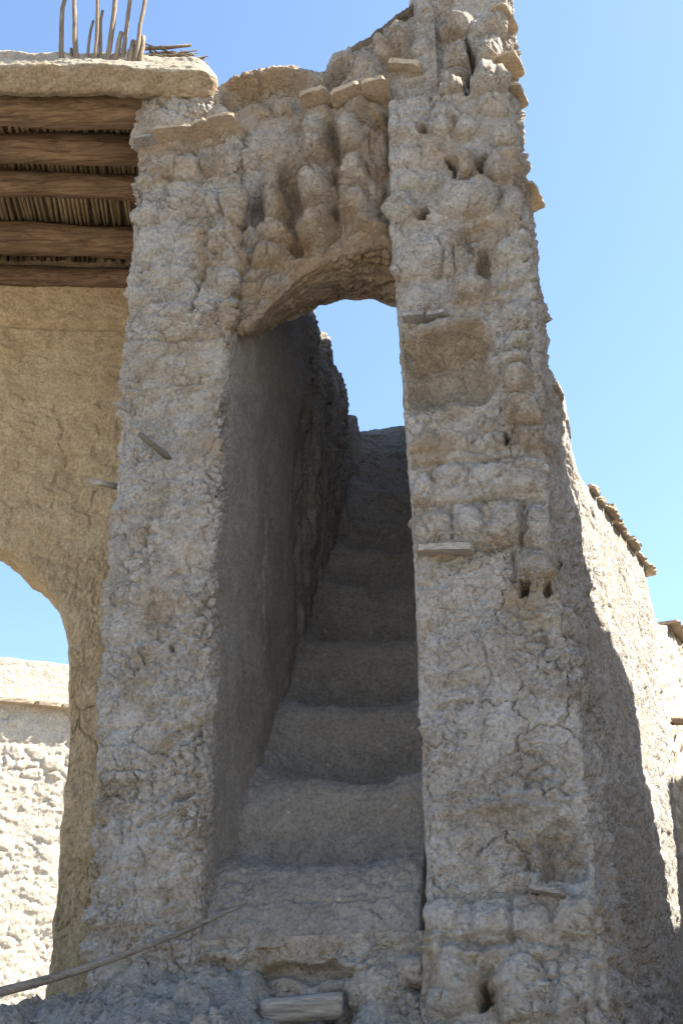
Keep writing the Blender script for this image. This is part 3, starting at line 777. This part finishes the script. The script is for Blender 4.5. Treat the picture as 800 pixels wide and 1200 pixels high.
# --- hollow plinth under the bottom step
up = np.linspace(-0.46, 0.40, 150); zp = np.linspace(1.45, 1.96, 100)
UP, ZP = np.meshgrid(up, zp)
lum_P = lump_list([(350, 1139, 60, 11, -0.07, 3), (270, 1175, 40, 34, 0.10), (262, 1120, 40, 8, 0.03), (445, 1165, 40, 34, 0.10), (420, 1130, 26, 10, 0.04), (485, 1140, 20, 24, 0.08), (480, 1185, 26, 22, 0.10), (440, 1195, 28, 18, 0.12), (352, 1190, 48, 20, -0.12, 4)])
h = 0.6 * adobe_h(UP + 6, ZP, 17, lump=0.03, und=0.03) + relief(UP, ZP, lum_P, 5)
X = W3(UP, 0.012 - h, ZP)
link_grid('plinth', X, M_ARCH, tower)

# --- right wall of the stairwell and its end
RW = Loft([(cst(0.345), cst(0.48)), (cst(0.36), cst(3.5)), (cst(0.62), cst(3.5)), (cst(0.62), cst(0.4))], [90, 20, 190], 1.5,
          lambda t: 6.08 + 0.03 * np.sin(t * 7) - 0.2 * (t >= 2), 360, smooth=1)
h = 0.02 * fbm(RW.S * 3, RW.Z * 3, o=3) + 0.008 * fbm(RW.S * 18, RW.Z * 18, o=3)
h = h + 0.8 * sstep(1.9, 2.05, RW.T) * adobe_h(RW.S + 4, RW.Z, 44, lump=0.03)
link_grid('passage_wall', RW.displaced(h, cap=0.12), M_FRONT, tower)

# --- outer side wall of the stair, running back to the right
PS = W3(E_RR(2.7), 0, 0.0)
NS = np.array([math.cos(math.radians(25.2)), -math.sin(math.radians(25.2)), 0])
def SD(px, py, off=0.0):
    P = hit(px, py, PS + NS * off, NS)
    return (P - PS) @ _dw, P[2]
OFF = -0.035
ds = np.linspace(0.06, 1.62, 260)
zs_top = np.interp(ds, *np.array([SD(x, y, OFF) for x, y in [(655, 452), (662, 470), (667, 515), (680, 560), (692, 575), (768, 684), (772, 690)]]).T)
zs_top = np.maximum(zs_top, 3.55) + 0.01 * fbm(ds * 9, ds * 0 + 1.2, o=3)
nr = 330; v = np.linspace(0, 1, nr)[:, None]
dcol = np.concatenate([ds, np.full(40, ds[-1])]); back = np.concatenate([np.zeros(len(ds)), np.linspace(0, 0.6, 40)])
ztc = np.concatenate([zs_top, np.full(40, zs_top[-1])])
ZZ = 1.45 + v * (ztc - 1.45)
X = PS + dcol[None, :, None] * _dw + (OFF - back)[None, :, None] * NS + ZZ[..., None] * np.array([0, 0, 1.0])
X = smooth_cols(X, 2)
n = grid_normals(X)
S_ = np.broadcast_to(dcol + back, ZZ.shape)
h = (0.95 - 0.55 * sstep(0.35, 1.0, S_ + 0.35 * (ZZ - 2.6))) * adobe_h(S_, ZZ, 23, lump=0.026, cell=(0.12, 0.07), mid=0.012, fine=0.006, und=0.025)
h = h * (1 - 0.6 * sstep(0.12, 0.02, ztc[None, :] - ZZ))
X = X + n * h[..., None]
cap_rows = np.stack([X[-1] - NS * 0.35 * q + np.array([0, 0, 0.02 * math.sin(3 * q)]) for q in np.linspace(0.05, 1, 8)])
X = np.concatenate([X, cap_rows])
fr_S = patches(S_ + 3, ZZ, [], 0, 12.3)
link_grid('side_wall', X, M_FRONT, tower, fresh_and_shade=0.3 * fr_S)
# thin flat bricks along the top edge of that wall
parts = []
d = SD(690, 572, OFF)[0]
while d < 1.60:
    L = random.uniform(0.09, 0.17)
    z = np.interp(d + L / 2, ds, zs_top)
    c = PS + _dw * (d + L / 2) + NS * (OFF - 0.088 + random.uniform(-0.012, 0.008)) + np.array([0, 0, z + 0.012 + random.uniform(-0.004, 0.004)])
    parts.append(slab_box(c, _dw, NS, np.array([0, 0, 1.0]), L / 2 * 0.98, 0.12, 0.009, 0.010))
    d += L
link_mesh('coping', *merge(parts), M_TILE, tower, smooth=False)

# ================================================================== report placeholder: hall, walls, objects follow
Zax = np.array([0, 0, 1.0])
def facade_tile(name, px0, px1, prot, thick, mat, w=0.0, depth=0.08, parent=tower, wob=0.008):
    a = FP(*px0, w); b = FP(*px1, w)
    A = W3(a[0], w, a[1]); B = W3(b[0], w, b[1])
    ax = (B - A); L = np.linalg.norm(ax); ax /= L
    ay = -EW - ax * (-EW @ ax); ay /= np.linalg.norm(ay)
    az = np.cross(ax, ay); az *= np.sign(az[2])
    c = (A + B) / 2 - EW * (prot - depth / 2 - 0) 
    c = (A + B) / 2 + ay * (prot - (prot + depth) / 2)
    return link_mesh(name, *slab_box(c, ax, ay, az, L / 2, (prot + depth) / 2, thick / 2, wob), mat, parent, smooth=False)
for a, b, pr, th, mt in [((161, 176), (188, 171), 0.08, 0.017, M_SLATE), ((186, 171), (234, 166), 0.115, 0.017, M_TILE), ((233, 165), (251, 160), 0.115, 0.017, M_TILE), ((249, 160), (283, 154), 0.12, 0.017, M_TILE)]:
    facade_tile('ledge_brick', a, b, pr, th, mt)
for a, b, pr in [((359, 140), (393, 131), 0.16), ((395, 138), (429, 124), 0.155), ((429, 124), (459, 117), 0.145)]:
    facade_tile('ledge_brick', a, b, pr, 0.020, M_TILE, w=W_F)
facade_tile('ledge_brick', (453, 73), (493, 77), 0.02, 0.025, M_TILE, w=0.05, depth=0.12)
facade_tile('ledge_slate', (473, 377), (499, 375), 0.055, 0.014, M_SLATE)
facade_tile('ledge_slate', (498, 375), (524, 371), 0.045, 0.014, M_SLATE)
facade_tile('ledge_slate', (622, 1046), (664, 1053), 0.15, 0.012, M_SLATE, wob=0.012)
facade_tile('wooden_lath', (489, 647), (556, 645), 0.05, 0.024, M_GREYWOOD, wob=0.004)
# flat bricks sticking out of the right flank
def flank_tile(px, py, dd, prot, th, tilt=0.0, half=0.085):
    d, z = SD(px, py, 0.0)
    u = E_RR(z); base = W3(u, 0.0, z)
    c = base + _dw * dd + NS * (prot / 2 - 0.02)
    ax = _dw * math.cos(tilt) - Zax * math.sin(tilt); az = Zax * math.cos(tilt) + _dw * math.sin(tilt)
    link_mesh('ledge_brick', *slab_box(c, ax, NS, az, half, prot / 2 + 0.04, th / 2, 0.008), M_TILE, tower, smooth=False)
flank_tile(598, 8, 0.10, 0.0, 0.014, 0.1); flank_tile(601, 58, 0.10, 0.018, 0.014, 0.05, 0.075); flank_tile(609, 98, 0.14, 0.016, 0.014, 0.1, 0.07); flank_tile(622, 208, 0.22, 0.02, 0.016, 0.1); flank_tile(646, 440, 0.24, 0.0, 0.02, 0.3, 0.05)

# a twig and a peg built into the left pillar
def wpt(px, py, w):
    u, z = FP(px, py, w); return W3(u, w, z)
A = wpt(203, 541, 0.03); B = wpt(164, 509, -0.16)
link_mesh('wooden_peg', *tube([A, A * .6 + B * .4, B], [0.012, 0.0125, 0.011], 8, 0.1), M_POLE, tower)
A = wpt(140, 571, 0.10); B = wpt(104, 563, 0.02)
link_mesh('wooden_peg', *tube([A, B], [0.013, 0.012], 8, 0.1), M_GREYWOOD, tower)

# ------------------------------------------------------------------ the roofed hall on the left
HA = math.radians(4.5)
EH = np.array([math.cos(HA), math.sin(HA), 0]); EK = np.array([-math.sin(HA), math.cos(HA), 0])
H0 = hit(200, 100, np.array([0, 4.19, 0]), np.array([0, 1.0, 0])); H0[2] = 0
hall = empty('mud_hall', tuple(H0 + EK * 1.5 - EH * 0.9 + Zax * 1.6), 'tan mud plastered hall with arched opening and roof of wooden beams and canes', 'building')
def H3(a, k, z):
    a, k, z = np.broadcast_arrays(np.asarray(a, float), np.asarray(k, float), np.asarray(z, float))
    return H0 + a[..., None] * EH + k[..., None] * EK + z[..., None] * Zax
def HP(px, py, k):
    P = hit(px, py, H0 + EK * k, EK); return (P - H0) @ EH, P[2]
K_W = 1.52                                  # depth of the back wall
ope = [(52, 1180), (60, 1110), (70, 1000), (78, 880), (82, 800), (80, 765), (76, 735), (66, 705), (45, 676), (20, 655), (0, 640), (-30, 622), (-60, 612)]
O = np.array([HP(x, y, K_W) for x, y in ope])
amid = O[-1, 0]
O = np.concatenate([O, np.stack([2 * amid - O[-2::-1, 0], O[-2::-1, 1]], -1)])
cl = np.concatenate([[0], np.cumsum(np.linalg.norm(np.diff(O, axis=0), axis=1))])
ncv = 620
tq = np.linspace(0, cl[-1], ncv)
OC = np.stack([np.interp(tq, cl, O[:, 0]), np.interp(tq, cl, O[:, 1])], -1)
for _ in range(3): OC[1:-1] = (OC[:-2] + OC[1:-1] * 2 + OC[2:]) / 4
a_r, _z = HP(215, 500, K_W); z_ceil = HP(70, 318, K_W)[1] + 0.12
# outer outline: right edge, ceiling, left edge, with matching counts
a_l = 2 * amid - a_r
frac = tq / cl[-1]
f1 = 0.40; f2 = 0.60
OX = np.interp(frac, [0, f1, f2, 1], [a_r, a_r, a_l, a_l]); OZ = np.interp(frac, [0, f1, f2, 1], [OC[0, 1], z_ceil, z_ceil, OC[-1, 1]])
nr1, nr2 = 170, 40
rows = []
for k in range(nr2): q = k / nr2; rows.append(np.stack([OC[:, 0], np.full(ncv, K_W + 0.32 * (1 - q)), OC[:, 1]], -1))
for k in range(nr1):
    q = k / (nr1 - 1)
    rows.append(np.stack([OC[:, 0] * (1 - q) + OX * q, np.full(ncv, K_W), OC[:, 1] * (1 - q) + OZ * q], -1))
P = np.array(rows)
P = np.swapaxes(smooth_cols(np.swapaxes(P, 0, 1), 3), 0, 1)
X = H3(P[..., 0], P[..., 1], P[..., 2]); n = grid_normals(X)
A_, Z_ = P[..., 0], P[..., 2] + P[..., 1] * 0.9
h = 0.018 * fbm(A_ * 2.2, Z_ * 2.2, o=3) + 0.007 * fbm(A_ * 11, Z_ * 11, o=3) + 0.003 * fbm(A_ * 45, Z_ * 45, o=2)
wx = A_ + 0.03 * fbm(A_ * 9, Z_ * 9, o=3); wz = Z_ + 0.03 * fbm(A_ * 9 + 5, Z_ * 9, o=3)
F1, F2, i4 = worley(wx / 0.2, wz / 0.24, 41)
h = h - 0.016 * np.exp(-((F2 - F1) / 0.022)**2) * sstep(-0.02, 0.25, perlin(A_ * 2.6, Z_ * 2.6 + 4))
F1, F2, i4 = worley(wx / 0.075, wz / 0.085, 42)
h = h - 0.008 * np.exp(-((F2 - F1) / 0.04)**2) * sstep(0.0, 0.3, perlin(A_ * 3.6, Z_ * 3.6 + 14)) + 0.35 * crumb(A_, Z_, 4.4)
zg = HP(70, 383, K_W)[1]
h = h - 0.035 * np.exp(-((P[..., 2] - zg + 0.01 * fbm(A_ * 4, A_ * 0, o=2)) / 0.009)**2) * (P[..., 1] < K_W + 0.02)
h = h + 0.02 * sstep(zg, zg + 0.03, P[..., 2]) * (P[..., 1] < K_W + 0.02)
nd = -EK
sgn = np.sign(np.mean(n[nr2 + 20:, :, :] @ nd))
X = X + sgn * n * h[..., None]
wall = link_grid('wall', X, M_HALL, hall, flip=(sgn < 0))
# beams: trunks lying across, getting farther
zb = None
for i, (py, r) in enumerate([(129, 0.078), (174, 0.066), (217, 0.066), (286, 0.080), (320, 0.055)]):
    if zb is None:
        zb = hit(80, py, H0 + EK * 0.24, EK)[2]
    # depth at which the ray through this row reaches the beam height
    rr = ray(80, py); P = EYE + rr * ((zb - EYE[2]) / rr[2]); k = (P - H0) @ EK
    na = 70; aa = np.linspace(-2.6, 0.05, na)
    ctr = H3(aa, k + 0.02 * np.sin(aa * 1.3 + i * 2), zb + 0.016 * np.sin(aa * 2.7 + i * 1.7) + 0.02 * (aa + 1) * math.cos(i * 1.9) + (0.016 * (i % 2) - 0.008))
    seg = 28; th = np.linspace(0, 2 * math.pi, seg + 1)
    TH, AA = np.meshgrid(th, aa)
    rad = r * (1 + 0.12 * (AA + 1) * math.sin(i * 2.3) + 0.22 * fbm(AA * 1.6 + i * 9, np.cos(TH) * 0.9 + i, np.sin(TH) * 0.9, o=2) + 0.09 * fbm(AA * 3.5 + i * 5, np.cos(TH) * 4, np.sin(TH) * 4, o=3))
    X = ctr[:, None, :] + rad[..., None] * (np.cos(TH)[..., None] * EK + np.sin(TH)[..., None] * Zax)
    X = np.concatenate([X, np.broadcast_to(ctr[-1], X[:1].shape)], 0)
    link_grid('roof_beam', X, M_BEAM, hall)
# cane ceiling on the beams
z_c = zb + 0.10
nC = 92
for i in range(nC):
    a = -2.05 + i * 0.0226 + random.uniform(-0.004, 0.004)
    if a > 0.02: break
    r = random.uniform(0.008, 0.0125)
    dz = random.uniform(-0.012, 0.006); sk = random.uniform(-0.03, 0.03)
    k0, k1 = 0.26, 1.6
    droop = -0.03 * random.random() if random.random() < 0.12 else 0
    pts = [H3(a - sk, k0, z_c + dz), H3(a, 0.8, z_c + dz + droop), H3(a + sk, k1, z_c + dz)]
    link_mesh('ceiling_cane', *tube(pts, [r, r, r * .9], 6), M_CANE, hall)
# roof of mud: a rounded slab with a sloping front lip
z_s = hit(120, 103, H0 + EK * 0.0, EK)[2]
prof = [(1.9, z_c + 0.02), (0.6, z_c + 0.018), (0.24, z_c + 0.015), (0.10, z_s + 0.03), (0.04, z_s), (0.02, z_s + 0.010), (-0.045, z_s + 0.070), (-0.042, z_s + 0.080), (0.012, z_s + 0.262), (0.05, z_s + 0.286), (0.7, z_s + 0.31), (1.9, z_s + 0.33)]
prof = np.array(prof); pl = np.concatenate([[0], np.cumsum(np.linalg.norm(np.diff(prof, axis=0), axis=1))])
w_ = np.concatenate([np.linspace(0, pl[2], 20)[:-1], np.arange(pl[2], pl[10], 0.007), np.linspace(pl[10], pl[-1], 30)])
pk, pz = np.interp(w_, pl, prof[:, 0]), np.interp(w_, pl, prof[:, 1])
a_end = HP(256, 95, 0.0)[0]
aa = np.concatenate([np.linspace(-2.9, -1.8, 20)[:-1], np.arange(-1.8, a_end, 0.0075)])
PA, PK = np.meshgrid(aa, pk); _, PZz = np.meshgrid(aa, pz)
rnd = np.sqrt(np.clip(1 - np.clip(1 - (a_end - PA) / 0.10, 0, 1)**2, 0, 1))
zc_ = z_s + 0.10
PZz = zc_ + (PZz - zc_) * (0.12 + 0.88 * rnd)
PK = PK + 0.10 * (1 - rnd) + 0.02 * fbm(PA * 1.4, PK * 0 + 2, o=2)
PZz = PZz - 0.06 * sstep(-1.3, -0.5, PA) * sstep(z_s + 0.07, z_s + 0.24, PZz) * (np.broadcast_to(w_[:, None], PA.shape) > pl[6]) + 0.010 * fbm(PA * 2.1 + 4, PK * 0, o=3)
P = np.stack([PA, PK, PZz], -1)
P = np.swapaxes(smooth_cols(np.swapaxes(P, 0, 1), 2), 0, 1)
X = H3(P[..., 0], P[..., 1], P[..., 2]); n = grid_normals(X)
up_ = n[len(w_) - 5, 50, 2]
n = n * np.sign(up_)
wl = np.broadcast_to(w_[:, None], PA.shape)
h = 0.007 * fbm(PA * 7, wl * 7, o=3) + 0.003 * fbm(PA * 35, wl * 35, o=3)
F1, F2, i1 = worley(PA / 0.05, wl / 0.05, 51); h += 0.005 * i1 * dome(F1, F2, 0.7) - 0.003 + 0.25 * crumb(PA, wl, 5.5)
X = X + n * h[..., None]
X = np.concatenate([X, np.broadcast_to(X.mean(0)[None, -1:, :] * 0 + X[:, -1:].mean(0, keepdims=True), (X.shape[0], 1, 3))], 1)
slab = link_grid('roof', X, M_SLAB, hall, flip=(up_ < 0), fresh_and_shade=(wl + 0.02 * fbm(PA * 6, wl * 6, o=3) < pl[7] - 0.004) * 1.0)  # underside and lower front browned as painted-in shade
def roof_top(a, k):
    return np.interp(k, prof[4:, 0], prof[4:, 1])

# ------------------------------------------------------------------ far courtyard wall seen through the opening
def plane_wall(o, A, dirv, nrm, L, z0, ztop_f, seed, mat, name, band=None, res=0.014, lump=0.05, parent=None, **kw):
    aa = np.arange(0, L, res); nr = int((np.max(ztop_f(aa)) - z0) / res)
    v = np.linspace(0, 1, nr)[:, None]; zt = ztop_f(aa)
    Z = z0 + v * (zt - z0); S = np.broadcast_to(aa, Z.shape)
    X = A + S[..., None] * dirv + Z[..., None] * Zax
    h = adobe_h(S, Z, seed, lump=lump, **kw)
    if band: h = h * 0.55
    if band: h = np.where(Z > band, 0.02 + 0.25 * h, h)
    X = X + nrm * h[..., None]
    top = np.stack([X[-1] - nrm * 0.35 * q + Zax * 0.03 * math.sin(3 * q) for q in np.linspace(0.05, 1, 8)])
    bk = np.stack([top[-1] * (1 - q) + (np.stack([top[-1][:, 0], top[-1][:, 1], np.full(len(aa), z0)], -1)) * q for q in np.linspace(0.05, 1, 6)])
    X = np.concatenate([X, top, bk])
    f = np.cross(dirv, Zax) @ nrm
    return link_grid(name, X, mat, parent, flip=(f < 0))
FD = np.array([math.sin(math.radians(67)), math.cos(math.radians(67)), 0]); FN = np.array([FD[1], -FD[0], 0])
F0 = hit(40, 775, np.array([0, 10.0, 0]), np.array([0, 1.0, 0]))
ztopF = F0[2]
zbandF = hit(40, 826, np.array([F0[0], F0[1], 0]), FN)[2]
fw = empty('courtyard_wall', tuple(np.array([F0[0], F0[1], 1.5])), 'sunlit lumpy mud wall with plain parapet seen through the arched opening', 'wall')
A0 = np.array([F0[0], F0[1], 0]) - FD * 3.0
plane_wall(None, A0, FD, FN, 4.6, 1.3, lambda a: ztopF + 0.02 * fbm(a * 2, a * 0 + 7, o=3), 61, M_SUNNY, 'wall', band=zbandF, lump=0.034, cell=(0.17, 0.10), mid=0.009, fine=0.004, crack=0.006, cr=0.6, res=0.011, parent=fw)
parts = []; d = 0
while d < 4.5:
    L = random.uniform(0.2, 0.35)
    c = A0 + FD * (d + L / 2) + FN * 0.03 + Zax * (zbandF + random.uniform(-0.006, 0.006))
    parts.append(slab_box(c, FD, FN, Zax, L / 2 * 0.99, 0.06, 0.016, 0.01)); d += L
link_mesh('brick_ledge', *merge(parts), M_TILE, fw, smooth=False)

# ------------------------------------------------------------------ lower wall going on at the right edge
rw = empty('yard_wall', tuple(PS + _dw * 2.6 + Zax * 1.6), 'lower sunlit mud wall with a wooden peg at the right edge, beyond the stair wall', 'wall')
A1 = PS + _dw * 1.63 - NS * 0.06
plane_wall(None, A1, _dw, NS, 3.5, 1.4, lambda a: 3.52 + 0.03 * fbm(a * 3, a * 0 + 2, o=3) + 0.04 * sstep(0.3, 0.6, a), 71, M_SUNNY, 'wall', res=0.01, lump=0.02, cell=(0.12, 0.08), mid=0.007, fine=0.003, crack=0.005, cr=0.5, parent=rw)
parts = []; d = 0.45
while d < 3.4:
    L = random.uniform(0.1, 0.2)
    c = A1 + _dw * (d + L / 2) + NS * (-0.06) + Zax * (3.57 + random.uniform(-0.01, 0.01))
    parts.append(slab_box(c, _dw, NS, Zax, L / 2, 0.12, 0.009, 0.01)); d += L
link_mesh('coping', *merge(parts), M_TILE, rw, smooth=False)
d_, z_ = SD(783, 842, -0.06)
A = PS + _dw * d_ + NS * (-0.15) + Zax * z_
B = PS + _dw * (d_ + 0.03) + NS * 0.12 + Zax * (z_ - 0.03)
link_mesh('wooden_peg', *tube([A, B], [0.02, 0.018], 8, 0.1), M_DRY, rw)

# ------------------------------------------------------------------ unseen wall added to the right, its outline shaped to shade the side wall
XC = 2.9
term = [(607, 128), (625, 250), (640, 340), (650, 430), (662, 520), (674, 600), (684, 660), (700, 720), (740, 800), (748, 870), (766, 960), (780, 1030), (789, 1092), (797, 1075), (792, 960), (782, 914), (800, 903)]
out = []
for (x, y) in term:
    P = hit(x, y, PS + NS * OFF, NS)
    q = P + SUN * ((XC - P[0]) / SUN[0])
    out.append((q[1], q[2]))
out = [(1.9, out[0][1] - 1.6), (2.4, out[0][1] - 0.5), (2.8, out[0][1] + 0.1), (3.3, out[0][1] + 0.15)] + [(out[0][0] - 0.03, out[0][1] + 0.12)] + out + [(6.9, out[-1][1] - 0.1)]
oy = np.array([o[0] for o in out]); oz = np.array([o[1] for o in out])
cl = np.concatenate([[0], np.cumsum(np.hypot(np.diff(oy), np.diff(oz)))])
tq = np.arange(0, cl[-1], 0.012)
yy = np.interp(tq, cl, oy); zz = np.interp(tq, cl, oz)
jit = 0.02 * fbm(tq * 9, tq * 0 + 4.4, o=3)
yy = yy + jit; zz = zz + 0.03 * fbm(tq * 7, tq * 0 + 8.1, o=3)
# closed ring extruded across the wall's thickness, filled as one polygon on both faces
nloop = len(yy)
ring = [(XC, y, z) for y, z in zip(yy, zz)] + [(XC, yy[-1], -0.1), (XC, yy[0], -0.1)]
nl = len(ring)
V = np.array(ring + [(XC + 0.45, y, z) for _, y, z in ring])
fl = list(range(nl)) + [nl + k for k in range(nl)][::-1]; npz = [nl, nl]
for k in range(nl):
    fl += [k, (k + 1) % nl, nl + (k + 1) % nl, nl + k][::-1]; npz.append(4)
tag(link_mesh('shade_wall', V, fl, npz, M_RUBBLE, smooth=False), 'tall mud wall added out of view to the right, shaped to shade the side wall', 'wall')

# ================================================================== OBJECTS
# dry canes standing upright along the roof edge
canes = [((73.5, 69), (81, -24), 0.011, 'leftmost dry cane standing on the roof edge, straight and reaching out of view'),
         ((85, 70), (84, 57), 0.008, 'tiny broken cane stub between the two leftmost tall canes on the roof'),
         ((91, 70), (89, -24), 0.0115, 'second tall cane from the left on the roof edge, dark and slightly bent'),
         ((103, 70), (109, 24), 0.007, 'thin short cane leaning right, third full cane from the left on the roof'),
         ((112, 71), (115, -10), 0.010, 'dark crooked tall cane near the middle of the row on the roof'),
         ((119, 71), (120, 12), 0.008, 'thin pale cane with a hooked tip just right of the dark crooked cane'),
         ((125.5, 71), (137, -28), 0.0125, 'thickest tall brown cane at the middle of the roof row, leaning right'),
         ((137.5, 72), (143, 39), 0.0135, 'thick dark grey stub just right of the thickest tall cane'),
         ((143.5, 73), (155, -20), 0.010, 'tall grey cane leaning right between the dark stub and the pale stub'),
         ((152, 73), (156, 49), 0.016, 'thick pale yellow cane stub with cut top near the straw bundle'),
         ((159, 74), (174, -20), 0.0105, 'rightmost tall cane on the roof edge, leaning far to the right'),
         ((164, 74), (169, 43), 0.0125, 'rightmost brown cane stub beside the straw bundle, cut slanting')]
K_C = 0.0
for b_, t_, r, lab in canes:
    P0 = H0 + EK * K_C
    B = hit(*b_, P0, EK); T = hit(*t_, P0, EK)
    a = (B - H0) @ EH
    B = B + (T - B) / np.linalg.norm(T - B) * 0.0
    base = B - (T - B) / np.linalg.norm(T - B) * 0.06
    nn = 7 if np.linalg.norm(T - B) > 0.15 else 3
    pts = []; off = np.zeros(3); L = np.linalg.norm(T - base)
    b1 = np.array([random.uniform(-1, 1), random.uniform(-1, 1), 0]) * 0.035 * L
    for k in range(nn):
        q = k / (nn - 1)
        pts.append(base * (1 - q) + T * q + b1 * math.sin(q * math.pi) + np.array([random.uniform(-1, 1), random.uniform(-1, 1), 0]) * 0.003)
    V, f_, n_ = tube(pts, [r * (1.05 - 0.25 * k / (nn - 1)) for k in range(nn)], 8, 0.08)
    o = link_mesh('dry_cane', V, f_, n_, M_DRY)
    tag(o, lab, 'cane', 'dry canes standing upright on the roof edge')
# two loose canes lying on the roof, and the bundle of straw
for (a_, b_, r, lab) in [((168, 57), (224, 53), 0.0085, 'long straight cane lying across the top of the straw bundle on the roof'), ((196, 63), (228, 64.5), 0.006, 'short thin cane poking right out of the straw bundle on the roof')]:
    A = hit(*a_, H0 + EK * 0.08, EK); B = hit(*b_, H0 + EK * 0.06, EK)
    tag(link_mesh('loose_cane', *tube([A, (A + B) / 2 - Zax * 0.004, B], [r, r, r * 0.8], 8, 0.06), M_DRY), lab, 'cane')
parts = []
for i in range(120):
    x = random.uniform(172, 214); y = 77 - 9 * random.random()**1.2 * (1 - ((x - 195) / 26)**2)
    P = hit(x, y - 3, H0 + EK * random.uniform(0.04, 0.14), EK)
    d = EH * random.gauss(1, .3) + EK * random.gauss(0, .25) + Zax * random.gauss(-0.03, .09); d /= np.linalg.norm(d)
    L = random.uniform(0.05, 0.13); r = random.uniform(0.0015, 0.005)
    bend = np.array([random.gauss(0, 1), random.gauss(0, 1), random.gauss(0, 1)]) * 0.012
    parts.append(tube([P - d * L, P + bend, P + d * L], [r, r, r * .7], 5))
tag(link_mesh('straw_bundle', *merge(parts), M_DRY), 'flattened bundle of dry straw and split reeds lying on the roof edge', 'straw')

# pole leaning across the lower left, plank in the hollow below the bottom step
A = wpt(290, 1058, -0.05); B = wpt(-90, 1186, -0.42)
pts = [A * (1 - q) + B * q + Zax * (-0.03 * math.sin(q * math.pi)) + EW * 0.015 * math.sin(q * 5) for q in np.linspace(0, 1, 14)]
tag(link_mesh('wooden_pole', *tube(pts, [0.004 + 0.013 * q**0.7 for q in np.linspace(0, 1, 14)], 10, 0.06), M_POLE), 'long thin grey pole leaning across the foot of the left pillar', 'pole')
A = wpt(306, 1186, -0.10); B = wpt(402, 1177, -0.06)
ax = (B - A); L = np.linalg.norm(ax); ax /= L
az = np.array([0, -0.45, 1.0]); az -= ax * (az @ ax); az /= np.linalg.norm(az); ay = np.cross(az, ax)
# broad face turned to the viewer
tag(link_mesh('wooden_plank', *slab_box((A + B) / 2, ax, ay, az, L / 2, 0.02, 0.034, 0.004, (10, 3, 3)), M_GREYWOOD), 'weathered grey wooden board wedged in the hollow under the bottom step', 'plank')

# stones strewn over the rubble: too many and too small to count
parts = []
def stone(c, r):
    nv, nu = 5, 7; V = []
    ph = random.uniform(0, 9)
    sx, sy, sz = random.uniform(.8, 1.5), random.uniform(.7, 1.2), random.uniform(.5, .9)
    for i in range(nv + 1):
        t = math.pi * i / nv
        for j in range(nu):
            p = 2 * math.pi * j / nu
            q = r * (1 + random.uniform(-.18, .18))
            V.append(c + np.array([q * sx * math.sin(t) * math.cos(p + ph), q * sy * math.sin(t) * math.sin(p + ph), q * sz * math.cos(t)]))
    fl = []
    for i in range(nv):
        for j in range(nu): fl += [i * nu + j, (i + 1) * nu + j, (i + 1) * nu + (j + 1) % nu, i * nu + (j + 1) % nu]
    return np.array(V), fl, [4] * (len(fl) // 4)
for i in range(1500):
    u = random.uniform(-1.7, 0.95); w = -random.uniform(0.02, 0.75)
    P = W3(u, w, 0.0); z = float(ground_z(np.array([P[0]]), np.array([P[1]]))[0])
    P[2] = z
    parts.append(stone(P, 0.004 + 0.014 * random.random()**3))
tag(link_mesh('gravel', *merge(parts), M_RUBBLE, smooth=False), 'small stones strewn over the rubble', 'gravel', kind='stuff')
